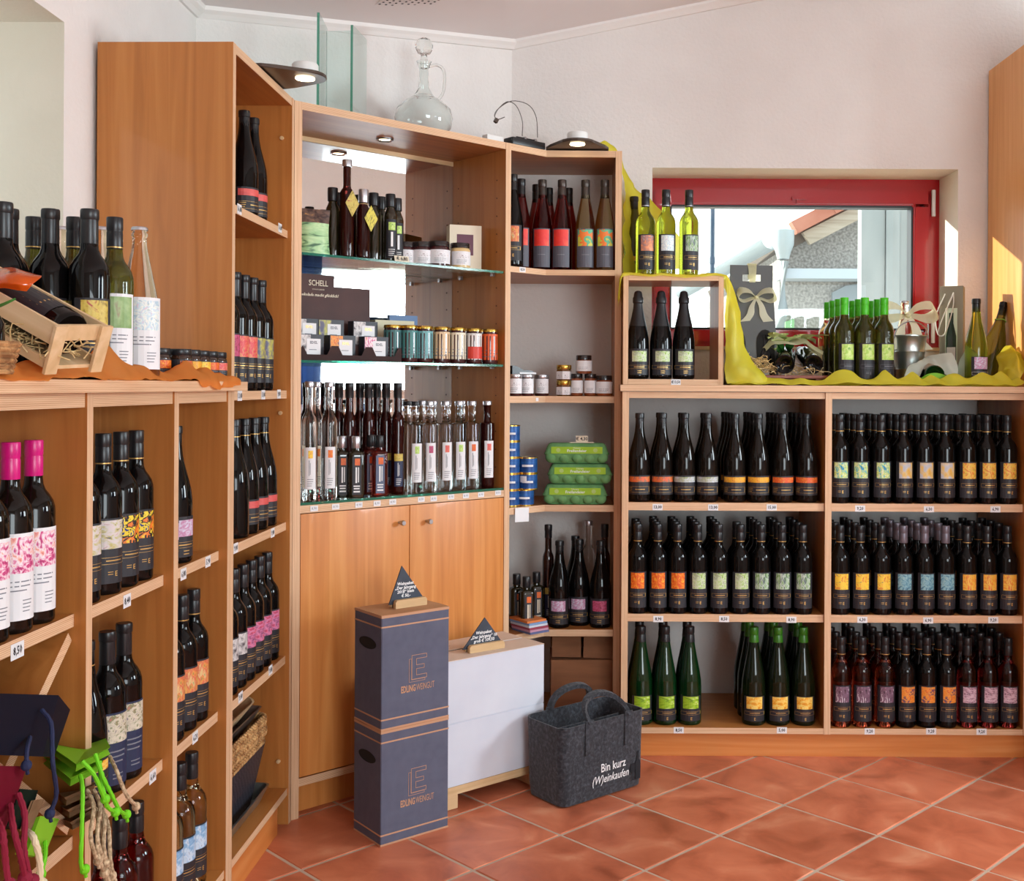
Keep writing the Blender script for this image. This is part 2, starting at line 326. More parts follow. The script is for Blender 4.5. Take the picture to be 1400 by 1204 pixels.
# ------------------------------------------------------------------ room
def holed(bm, xs, zs, y0, y1, holes, M, mi_hole=1):
    vd = {}
    def V(i, j, k):
        if (i, j, k) not in vd: vd[(i, j, k)] = bm.verts.new(M @ Vector((xs[i], y0 if k == 0 else y1, zs[j])))
        return vd[(i, j, k)]
    nx, nz = len(xs)-1, len(zs)-1; solid = lambda i, j: 0 <= i < nx and 0 <= j < nz and (i, j) not in holes
    for i in range(nx):
        for j in range(nz):
            if not solid(i, j): continue
            bm.faces.new((V(i, j, 0), V(i+1, j, 0), V(i+1, j+1, 0), V(i, j+1, 0))); bm.faces.new((V(i, j, 1), V(i, j+1, 1), V(i+1, j+1, 1), V(i+1, j, 1)))
            for di, dj, a, b in ((-1, 0, (i, j), (i, j+1)), (1, 0, (i+1, j), (i+1, j+1)), (0, -1, (i, j), (i+1, j)), (0, 1, (i, j+1), (i+1, j+1))):
                if not solid(i+di, j+dj):
                    f = bm.faces.new((V(*a, 0), V(*b, 0), V(*b, 1), V(*a, 1)))
                    if (i+di, j+dj) in holes: f.material_index = mi_hole
WY = 4.33
bm = bmesh.new(); holed(bm, [-.24, .321, 1.5365, 3.2], [0, 1.478, 2.191, 3.7], WY, WY+.36, {(1, 1)}, Matrix())
struct(mk('wall_back', bm, [PLAST, REVEAL]))
ML = Matrix.Translation((-1.21, 0, 0)) @ Matrix.Rotation(PI/2, 4, 'Z')      # local x -> +Y, local y -> -X (outwards)
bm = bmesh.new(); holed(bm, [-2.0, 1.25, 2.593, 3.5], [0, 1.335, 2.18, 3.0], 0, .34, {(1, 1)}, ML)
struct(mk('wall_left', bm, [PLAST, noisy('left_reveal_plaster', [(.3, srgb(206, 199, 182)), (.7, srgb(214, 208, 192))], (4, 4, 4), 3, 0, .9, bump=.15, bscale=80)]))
MR = Matrix.Translation((3.2, 0, 0)) @ Matrix.Rotation(-PI/2, 4, 'Z')       # local x -> -Y, local y -> +X
bm = bmesh.new(); holed(bm, [-4.69, -3.15, -1.05, 2.3], [0, 1.29, 2.15, 4.0], 0, .3, {(1, 1)}, MR)
struct(mk('wall_right', bm, [PLAST, REVEAL]))
bm = bmesh.new(); holed(bm, [-1.5, 1.0, 3.1, 3.5], [0, .70, 2.4, 4.0], -2.3, -2.0, {(1, 1)}, Matrix())
struct(mk('wall_front', bm, [PLAST, REVEAL]))
L0, L1 = Vector((-1.21, 3.5, 0)), Vector((-.24, 4.33, 0)); dd = (L1-L0); MD = frame(L0.x, L0.y, 0, math.atan2(dd.y, dd.x))
bm = bmesh.new(); box(bm, -.02, dd.length+.02, 0, .3, 0, 3.1, M=MD); struct(mk('wall_corner', bm, PLAST))
bm = bmesh.new(); box(bm, -1.6, 3.6, -2.4, 4.8, -.15, -.0022)
floor = struct(mk('floor', bm, mat('grout', srgb(190, 168, 148), .9)))
TILE = mat('terracotta', srgb(168, 78, 52), .38); nt, p, N, L = nodes(TILE)
tc = N('TexCoord'); oi = N('ObjectInfo'); ad = N('VectorMath'); ad.operation = 'ADD'; rv = N('VectorMath'); rv.operation = 'SCALE'; rv.inputs['Scale'].default_value = 17
co = N('CombineXYZ'); L(oi.outputs['Random'], co.inputs[0]); L(oi.outputs['Random'], co.inputs[1]); L(co.outputs[0], rv.inputs[0]); L(tc.outputs['Object'], ad.inputs[0]); L(rv.outputs[0], ad.inputs[1])
n1 = N('TexNoise'); n1.inputs['Scale'].default_value = 6; n1.inputs['Detail'].default_value = 5; n1.inputs['Distortion'].default_value = .6; L(ad.outputs[0], n1.inputs['Vector'])
r1 = N('ValToRGB'); ramp(r1, [(.28, srgb(158, 82, 54)), (.45, srgb(192, 106, 74)), (.6, srgb(208, 122, 88)), (.75, srgb(222, 150, 114))]); L(n1.outputs['Fac'], r1.inputs[0])
hs = N('HueSaturation'); mr = N('MapRange'); mr.inputs['To Min'].default_value = .9; mr.inputs['To Max'].default_value = 1.12; L(oi.outputs['Random'], mr.inputs[0]); L(mr.outputs[0], hs.inputs['Value']); L(r1.outputs[0], hs.inputs['Color']); L(hs.outputs[0], p.inputs['Base Color'])
n2 = N('TexNoise'); n2.inputs['Scale'].default_value = 30; L(ad.outputs[0], n2.inputs['Vector']); b = N('Bump'); b.inputs['Strength'].default_value = .12; b.inputs['Distance'].default_value = .004; L(n2.outputs['Fac'], b.inputs['Height']); L(b.outputs[0], p.inputs['Normal'])
rr = N('MapRange'); rr.inputs['To Min'].default_value = .28; rr.inputs['To Max'].default_value = .48; L(n1.outputs['Fac'], rr.inputs[0]); L(rr.outputs[0], p.inputs['Roughness'])
PA, PB, G = .3345, .3285, .0036
bm = bmesh.new(); ha, hb = PA/2-G, PB/2-G; lv = []
for z, e in ((-.02, 0), (-.003, 0), (0, .0035)):
    lv.append([bm.verts.new((sx*(ha-e), sy*(hb-e), z)) for sx, sy in ((-1, -1), (1, -1), (1, 1), (-1, 1))])
bm.faces.new(lv[0][::-1]); bm.faces.new(lv[2])
for a, b2 in zip(lv, lv[1:]):
    for k in range(4): bm.faces.new((a[k], a[(k+1) % 4], b2[(k+1) % 4], b2[k]))
tile_me = mesh('tile', bm, TILE); q = math.sqrt(.5)
for i in range(-22, 14):
    for j in range(-14, 22):
        x = .6834+(i+.5)*PA*q+(j+.5)*PB*q; y = 3.448+(i+.5)*PA*q-(j+.5)*PB*q
        if -1.25 < x < 3.2 and -2.0 < y < 4.36 and not (x < -.35 and y > 4.25+.3*x*0+ (x+.35)*.86):
            o = new_obj('tile', tile_me, floor, (x, y, rnd.uniform(-.0008, .0006)), (0, 0, PI/4))
# ceiling: level along the left wall, rising towards the right
def cz(x): return 2.531+.161*(x+1.21) if x < -.24 else 2.687+.205*(x+.24)
bm = bmesh.new(); rows = []
for x in (-1.6, -.24, 3.6):
    rows.append([bm.verts.new((x, y, cz(x)+dz)) for y, dz in ((-2.4, 0), (4.8, 0), (4.8, .12), (-2.4, .12))])
for a, b2 in zip(rows, rows[1:]):
    for k in range(4): bm.faces.new((a[k], b2[k], b2[(k+1) % 4], a[(k+1) % 4]))
bm.faces.new(rows[0]); bm.faces.new(rows[-1][::-1]); struct(mk('ceiling', bm, CEILM))
def cove(name, a, b, nrm):
    bm = bmesh.new(); ends = []
    for P in (Vector(a), Vector(b)):
        z = cz(P.x); ends.append([bm.verts.new((P.x+nrm[0]*o, P.y+nrm[1]*o, z+h)) for o, h in ((-.01, .03), (-.01, -.034), (.008, -.032), (.018, -.020), (.030, -.010), (.034, .03))])
    for k in range(6): bm.faces.new((ends[0][k], ends[0][(k+1) % 6], ends[1][(k+1) % 6], ends[1][k]))
    bm.faces.new(ends[0]); bm.faces.new(ends[1][::-1]); struct(mk(name, bm, WHITE))
cove('trim_1', (-1.21, -2, 0), (-1.21, 3.51, 0), (1, 0)); cove('trim_2', (-1.22, 3.5, 0), (-.23, 4.335, 0), (.65, -.76)); cove('trim_3', (-.25, WY, 0), (3.2, WY, 0), (0, -1))
# perforated ceiling vent
vt = thing('ceiling_vent', 'perforated square of small round holes in the sloping ceiling', 'vent', (-.535, 3.70, cz(-.535)-.007)); vt.rotation_euler = (0, -.16, math.radians(40))
bx('vent_plate', -.10, .10, -.10, .10, 0, .006, CEILM, vt)
bm = bmesh.new()
for i in range(8):
    for j in range(8): lathe(bm, [(0, -.0012), (.0042, -.0012), (.0042, .001), (0, .001)], 8, c=(-.0875+.025*i, -.0875+.025*j, 0))
o = mk('perforation', bm, mat('hole_dark', srgb(40, 36, 36), .9), vt); o['kind'] = 'stuff'

# red window in the back wall
YF = 4.55; wx0, wx1, wz0, wz1 = .300, 1.5365, 1.478, 2.191
bm = bmesh.new()
def ring(bm, x0, x1, z0, z1, w, y0, y1, wb=None):
    wb = wb or w
    holed(bm, [x0, x0+w, x1-w, x1], [z0, z0+wb, z1-w, z1], y0, y1, {(1, 1)}, Matrix(), 0)
win = thing('window_1', '', '', (0, 0, 0)); del win['label']; del win['category']; win['kind'] = 'structure'
ring(bm, wx0, wx1, wz0, wz1, .062, YF, YF+.08); mk('window_frame', bm, RED, win)
bm = bmesh.new(); ring(bm, wx0+.045, wx1-.045, wz0+.03, wz1-.045, .066, YF-.018, YF+.06, .052); bmesh.ops.bevel(bm, geom=[e for e in bm.edges], offset=.006, segments=2, affect='EDGES')
mk('sash', bm, RED, win, smooth=True)
bm = bmesh.new(); ring(bm, wx0+.109, wx1-.109, wz0+.081, wz1-.109, .010, YF-.006, YF+.05); mk('window_seal', bm, BLACKM, win)
bx('window_pane', wx0+.115, wx1-.115, YF+.02, YF+.026, wz0+.084, wz1-.115, PANE, win)
for z0, z1 in ((wz1-.155, wz1-.045), (wz0+.03, wz0+.12)):
    bm = bmesh.new(); lathe(bm, [(0, z0), (.0075, z0), (.0085, z0+.004), (.0085, z1-.004), (.0075, z1), (0, z1)], 12, c=(wx1-.028, YF-.012, 0)); mk('hinge', bm, WHITE, win, smooth=True)
bm = bmesh.new(); box(bm, .935, .955, YF-.03, YF-.015, 2.085, 2.10); box(bm, .915, .975, YF-.036, YF-.028, 2.100, 2.112); mk('sash_latch', bm, RED, win)
struct(bx('trim_4', .321, 1.5365, WY-.006, YF, 1.468, 1.482, wood('sill_wood', 'x', srgb(190, 160, 120), srgb(205, 178, 140), srgb(215, 190, 155), .5)))

# ------------------------------------------------------------------ shelving
TAGN = [0]
def price_tag(unit, M, u, v, txt, y0=-.0008, w=.036, h=.022, m=None, blue=False):
    P = hit(M, u, v, y0-.0006)
    bm = bmesh.new(); box(bm, -w/2, w/2, 0, .0007, -h/2, h/2); o = mk('price_tag', bm, PAPER, unit, (P.x, y0-.0007, P.z))
    if txt: lettering(txt, h*.72, INKG if blue else INK, o, (0, -.0004, 0), bold=.0004 if not blue else 0, res=1, sx=.85)
    return o
def shelf(unit, x0, x1, y0, y1, z0, z1, nm='shelf'): return bx(nm, x0, x1, y0, y1, z0, z1, [WX, PH], unit, front=1)
def upright(unit, x0, x1, y0, y1, z0, z1): return bx('upright', x0, x1, y0, y1, z0, z1, [WZ, PV], unit, front=1)
# right unit below the window
RX, RY = .185, 3.87; MRU = frame(RX, RY)
ru = thing('shelving_unit', 'low two-bay plywood wine shelving unit standing below the red window', 'shelving', (RX, RY, 0), 0, 'wooden shelving units')
for a in (0, .722, 1.430): upright(ru, a, a+.023, 0, .44, .088, 1.303)
for a, b2 in ((.0235, .7215), (.7455, 1.4295)):
    for z0, z1 in ((.0885, .1095), (.484, .511), (.880, .908)): shelf(ru, a, b2, .002 if z0 < .1 else .012, .44, z0, z1)
    shelf(ru, a, b2, .006, .03, 1.280, 1.3025, 'rail')
bx('plinth', .01, 1.45, .030, .05, 0, .0878, [wood('plinth_wood', 'x', srgb(196, 114, 52), srgb(206, 126, 62), srgb(214, 140, 78), .4)], ru)
wt = tag(bx('worktop', RX-.008, 1.640, RY-.010, WY-.002, 1.3045, 1.327, [WX, PH], front=1), 'long plywood worktop on the right shelving unit under the red window', 'worktop', 'plywood worktops')
for u, v, t in ((899, 693, '13,00'), (975, 693.5, '13,00'), (1055, 693.5, '15,00'), (1176, 695, '9,20'), (1270, 696, '6,30'), (1361, 696, '6,90'),
                (900, 846, '8,90'), (990, 846, '8,50'), (1082, 847, '8,90'), (1179, 847, '6,30'), (1269, 848, '6,90'), (1358, 847.5, '9,20'),
                (928, 998, '8,50'), (1069, 998, '5,00'), (1189, 999.5, '9,20'), (1273, 999.5, '9,20'), (1342, 1000, '9,20')):
    price_tag(ru, MRU, u, v, t, .0018 if v > 900 else .0118)
# tall cabinet side on the right
tcab = thing('tall_cabinet', 'tall orange beech cabinet side panel at the right edge beside the window', 'cabinet', (1.652, 3.55, 0))
bm = bmesh.new(); box(bm, 0, .022, 0, .77, 0, 2.58); bmesh.ops.bevel(bm, geom=bm.edges[:], offset=.0015, segments=1, affect='EDGES')
mk('side_panel', bm, wood('orange_beech', 'z', srgb(220, 146, 72), srgb(232, 164, 92), srgb(240, 178, 112), .35), tcab)
bx('body', .0225, .6, .02, .77, 0, 2.575, WZ, tcab); bx('cabinet_door', .0225, .6, 0, .0195, .08, 2.57, DA, tcab)
# left run: frame local x is about world Y, local y runs into the wall
LRZ = PI/2-math.atan(.0235); MLU = frame(-.9173, 0, 0, LRZ)
lu = thing('shelving_unit', 'low plywood wine shelving unit at the left with a crossed bottle rack', 'shelving', (-.9173, 0, 0), LRZ, 'wooden shelving units')
LD = .29
for a, b2 in ((1.50, 1.524), (1.9646, 1.988), (2.371, 2.396), (2.7165, 2.7395)): upright(lu, a, b2, 0, LD, .0, 1.3035)
bays = ((1.5245, 1.964), (1.9885, 2.3705), (2.3965, 2.716))
for k, (a, b2) in enumerate(bays):
    shelf(lu, a, b2, .004, .022, 1.2775, 1.304, 'rail')
    shelf(lu, a, b2, .004, LD, .0885, .1095)
    shelf(lu, a, b2, .022, LD, .882, .905)
    shelf(lu, a, b2, .022, LD, .481, .505)
# crossed rack boards of the first bay, let into each other
def cross(z0, z1, x0, x1, xa, xb, nm='rack_board'):
    bm = bmesh.new(); d = Vector((x1-x0, 0, z1-z0)); t = .011; n = Vector((-d.z, 0, d.x)).normalized()*t
    p0, p1 = Vector((x0, 0, z0))+d*xa, Vector((x0, 0, z0))+d*xb
    vs = [bm.verts.new(p+Vector((0, y, 0))) for y in (.026, LD) for p in (p0-n, p1-n, p1+n, p0+n)]
    for idx in ((0, 1, 2, 3), (4, 7, 6, 5), (0, 4, 5, 1), (1, 5, 6, 2), (2, 6, 7, 3), (3, 7, 4, 0)):
        f = bm.faces.new([vs[i] for i in idx]); f.material_index = 1 if idx == (0, 1, 2, 3) else 0
    mk(nm, bm, [WX, PH], lu)
cross(.52, .865, 1.530, 1.958, 0.0, 1.0)
cross(.865, .52, 1.530, 1.958, 0.0, .472); cross(.865, .52, 1.530, 1.958, .528, 1.0)
bx('plinth', 1.50, 2.74, .012, .03, 0, .0878, [MATS['plinth_wood']], lu)
lw = new_obj('worktop', None); C.objects.unlink(lw); bpy.data.objects.remove(lw)
bm = bmesh.new(); box(bm, 1.40, 2.762, -.034, -.0005, 1.3045, 1.327, 0, 1); 
box(bm, 1.40, 2.714, -.0005, LD-.0, 1.3045, 1.327, 0, 0); bmesh.ops.remove_doubles(bm, verts=bm.verts, dist=.0001)
tag(mk('worktop', bm, [WX, PH], None, (-.9173, 0, 0), (0, 0, LRZ)), 'plywood worktop on the left shelving unit under the orange cloth', 'worktop', 'plywood worktops')
for u, v, t, w in ((24, 889, '8,50', .040), (174, 821, '8,40', .034), (209, 1061, '6,60', .034), (251, 784.5, '6,80', .034), (284.5, 767.5, '5,90', .034), (267, 1007.5, '6,20', .034)):
    price_tag(lu, MLU, u, v, t, .0216, w, .026)
# tall unit on the left
tu = thing('shelving_unit', 'tall narrow plywood wine cabinet with plain side panel left of the mirror cabinet', 'shelving', (-.9173, 0, 0), LRZ, 'wooden shelving units')
upright(tu, 2.7402, 2.762, 0, .345, .0, 2.182); upright(tu, 3.272, 3.296, 0, .345, 0, 2.182)
TD = .335
for z0, z1 in ((2.158, 2.182),): shelf(tu, 2.7625, 3.2715, 0.001, TD, z0, z1, 'top_board')
for z0, z1 in ((.0885, .1095), (.483, .507), (.884, .908), (1.279, 1.303), (1.760, 1.782)): shelf(tu, 2.7625, 3.2715, .004 if z0 < .1 else .012, TD, z0, z1)
bx('back_panel', 2.7625, 3.2715, TD+.001, TD+.009, .0, 2.158, WZ, tu)
bx('plinth', 2.765, 3.20, .012, .03, 0, .0878, [MATS['plinth_wood']], tu)
for x, z in ((3.2695, 2.06), (3.2695, 1.235), (3.2695, .19)):
    bm = bmesh.new(); lathe(bm, [(0, 0), (.006, 0), (.006, .006), (0, .007)], 10, M=Matrix.Translation((x+.002, .03, z)) @ Matrix.Rotation(-PI/2, 4, 'Y')); mk('shelf_pin', bm, PINE, tu, smooth=True)
for u, v, t in ((328, 541, '13,80'), (360, 539.5, '13,80'), (381.5, 538.5, '9,80'), (373, 728, '9,80'), (322.5, 749, '9,80'), (329, 952.5, '9,80'), (370, 915.5, '9,80'), (327.5, 286, '16,80'), (383, 311.5, '16,80')):
    price_tag(tu, MLU, u, v, t, .0116, .034, .026)
# mirror cabinet across the corner
CRZ = math.atan2(.674, .7387); MCU = frame(-.84, 3.30, 0, CRZ)
cu_ = thing('mirror_cabinet', 'corner cabinet with mirrored back, glass shelves and two beech doors below', 'cabinet', (-.84, 3.30, 0), CRZ)
upright(cu_, 0, .0253, 0, .335, 0, 2.182); upright(cu_, .8222, .8458, 0, .335, 0, 2.182)
shelf(cu_, .0258, .8217, .001, .335, 2.158, 2.182, 'top_board'); shelf(cu_, .0258, .8217, .001, .335, .928, .9515, 'middle_board'); shelf(cu_, .0258, .8217, .001, .32, .096, .120, 'bottom_board')
bx('mirror', .0262, .8213, .316, .320, .961, 2.141, MIRROR, cu_); bx('mirror_rail', .0262, .8213, .312, .320, 2.1415, 2.1575, PINE, cu_)
bx('back_panel', .0262, .8213, .3205, .330, .12, 2.157, WZ, cu_)
for z in (1.718, 1.388):
    g = bx('glass_shelf', .0275, .8205, .008, .300, z, z+.008, [SHEETG, GREENED], cu_, front=1)
    for x in (.035, .812):
        for y in (.06, .25): bx('shelf_pin', x-.006, x+.006, y-.006, y+.006, z-.007, z-.0004, STEEL, cu_)
bx('glass_top', .0262, .8213, .003, .314, .952, .960, [SHEETG, GREENED], cu_, front=1)
for x0, x1, kx, ku in ((.0275, .4222, 546, 714), (.4252, .8200, 583, 712)):
    d = bx('cabinet_door', x0, x1, 0, .019, .1235, .9255, DA, cu_, bevel=.001)
    P = hit(MCU, ku, kx if 0 else (714 if ku == 546 else 712), 0); P = hit(MCU, kx, ku, 0)
    bm = bmesh.new(); lathe(bm, [(0, 0), (.005, 0), (.005, .016), (.0085, .018), (.0085, .026), (.007, .028), (0, .028)], 14, M=Matrix.Translation((P.x, 0, P.z)) @ Matrix.Rotation(PI/2, 4, 'X')); mk('knob', bm, STEEL, d, smooth=True)
bx('plinth', .0258, .8217, .05, .068, 0, .0955, DA, cu_)
bm = bmesh.new()
for x in (.8200, ):
    for y in (.05, .28):
        for k in range(17):
            z = 1.03+.064*k
            if all(abs(z-s) > .02 for s in (1.392, 1.722)): box(bm, x+.0008, x+.0032, y-.0022, y+.0022, z-.0022, z+.0022)
o = mk('pin_hole', bm, mat('hole_brown', srgb(90, 55, 35), .8), cu_); o['kind'] = 'stuff'
for u, v in ((429.5, 695), (459, 692.5), (490.7, 690), (515.6, 688), (537, 686), (576, 682.5), (593, 681.5), (616.7, 679), (637, 677.5), (657.7, 676), (681, 673.5)):
    price_tag(cu_, MCU, u, v, '8,90', .0004, .026, .017, blue=True)
dl = onz(526, 190, 2.158)
dP = MCU.inverted() @ dl
dn = thing('downlight', 'small round chrome downlight under the mirror cabinet top board', 'lamp', dl)
bm = bmesh.new(); lathe(bm, [(.020, -.0005), (.030, -.0005), (.030, -.004), (.026, -.006), (.020, -.003)], 24); mk('ring', bm, STEEL, dn, smooth=True)
bm = bmesh.new(); lathe(bm, [(0, -.0006), (.0195, -.0006), (.0195, -.0016), (0, -.0022)], 20); mk('bulb', bm, GLOW, dn)
def spot(loc, tgt, e, ang=100, r=.02):
    l = bpy.data.lights.new('lamp_light', 'SPOT'); l.energy = e; l.color = (1, .85, .65); l.spot_size = math.radians(ang); l.spot_blend = .6; l.shadow_soft_size = r
    o = bpy.data.objects.new('lamp_light', l); C.objects.link(o); o.location = loc; o.rotation_euler = (Vector(tgt)-Vector(loc)).to_track_quat('-Z', 'Y').to_euler(); return o
spot(dl+Vector((0, 0, -.012)), dl+Vector((0, 0, -1)), 2.5)
# narrow corner unit between mirror cabinet and window shelving
nu = thing('shelving_unit', 'narrow corner shelving unit with kinked shelf fronts right of the mirror cabinet', 'shelving', (0, 0, 0), 0, 'wooden shelving units')
def prism(bm, poly, z0, z1, fe=()):
    a = [bm.verts.new((x, y, z0)) for x, y in poly]; b2 = [bm.verts.new((x, y, z1)) for x, y in poly]; n = len(poly)
    bm.faces.new(a[::-1]); bm.faces.new(b2)
    for k in range(n):
        f = bm.faces.new((a[k], a[(k+1) % n], b2[(k+1) % n], b2[k])); f.material_index = 1 if k in fe else 0
npoly = [(-.2155, 3.8705), (-.0924, 3.983), (.1605, 3.985), (.1605, 4.318), (-.243, 4.318), (-.425, 4.085)]
for nm, z0, z1 in (('top_board', 2.158, 2.182), ('shelf', 1.7255, 1.7465), ('shelf', 1.260, 1.284), ('shelf', .862, .886), ('shelf', .406, .431), ('shelf', .085, .109)):
    bm = bmesh.new(); prism(bm, npoly, z0, z1, (0, 1)); mk(nm, bm, [WX, PH], nu)
upright(nu, .161, .1842, 3.985, 4.318, 0, 2.182)
bm = bmesh.new(); prism(bm, [(-.205, 3.895), (-.0924, 4.0), (.1605, 4.0), (.1605, 4.015), (-.096, 4.015), (-.21, 3.91)], 0, .0845, (0, 1)); mk('plinth', bm, [WX, WX], nu)
MN = frame(0, 3.985)
for u, v, t in ((787, 371.5, '8,90'), (773, 546, None)): price_tag(nu, MN, u, v, t, -.0005, .028 if t else .012, .018 if t else .012)
MN2 = frame(-.2155, 3.8705, 0, math.atan2(.1125, .1231))
for u, v, t in ((714.5, 368.5, '8,50'), (734.5, 546, None)):
    P = MN2 @ hit(MN2, u, v, -.0008); bm = bmesh.new(); w, h = (.028, .018) if t else (.012, .012); box(bm, -w/2, w/2, 0, .0007, -h/2, h/2)
    o = mk('price_tag', bm, PAPER, nu, P, (0, 0, math.atan2(.1125, .1231)))
    if t: lettering(t, .013, INK, o, (0, -.0004, 0), bold=.0004, res=1, sx=.85)
# ------------------------------------------------------------------ lamps on the shelf tops
def shelf_lamp(loc, rz, label):
    t = thing('shelf_lamp', label, 'lamp', loc, rz, 'clip lamps on the shelf tops')
    pts = [(-.115, .05), (-.115, .0), (-.10, -.035)]+[(.062*math.sin(a), -.095-.055*math.cos(a)) for a in [math.radians(-80+20*k) for k in range(9)]]+[(.10, -.035), (.115, 0), (.115, .05)]
    bm = bmesh.new(); prism(bm, pts[::-1], .004, .014); bmesh.ops.bevel(bm, geom=bm.edges[:], offset=.002, segments=1, affect='EDGES'); mk('arm_plate', bm, LAMPB, t)
    bm = bmesh.new(); lathe(bm, [(0, .0142), (.036, .0142), (.037, .018), (.037, .040), (.034, .044), (0, .044)], 28, c=(0, -.09, 0)); mk('lamp_head', bm, LAMPW, t, smooth=True)
    bm = bmesh.new(); lathe(bm, [(0, .0036), (.027, .0036), (.027, .0016), (0, .001)], 24, c=(0, -.09, 0)); mk('light_disc', bm, GLOW, t)
    bx('base_block', -.09, .09, .03, .09, .0005, .0036, BLACKM, t)
    M = Matrix.Translation(loc) @ Matrix.Rotation(rz, 4, 'Z'); p = M @ Vector((0, -.09, -.004)); spot(p, p+Vector((0, 0, -1)), 1.6)
P = hit(MLU, 374, 100, 0)
shelf_lamp(MLU @ Vector((P.x, 0, 2.1825)), LRZ, 'bronze shelf lamp with white head on the tall left cabinet')
shelf_lamp((.020, 3.985, 2.1825), 0, 'bronze shelf lamp with white head on the narrow corner unit')
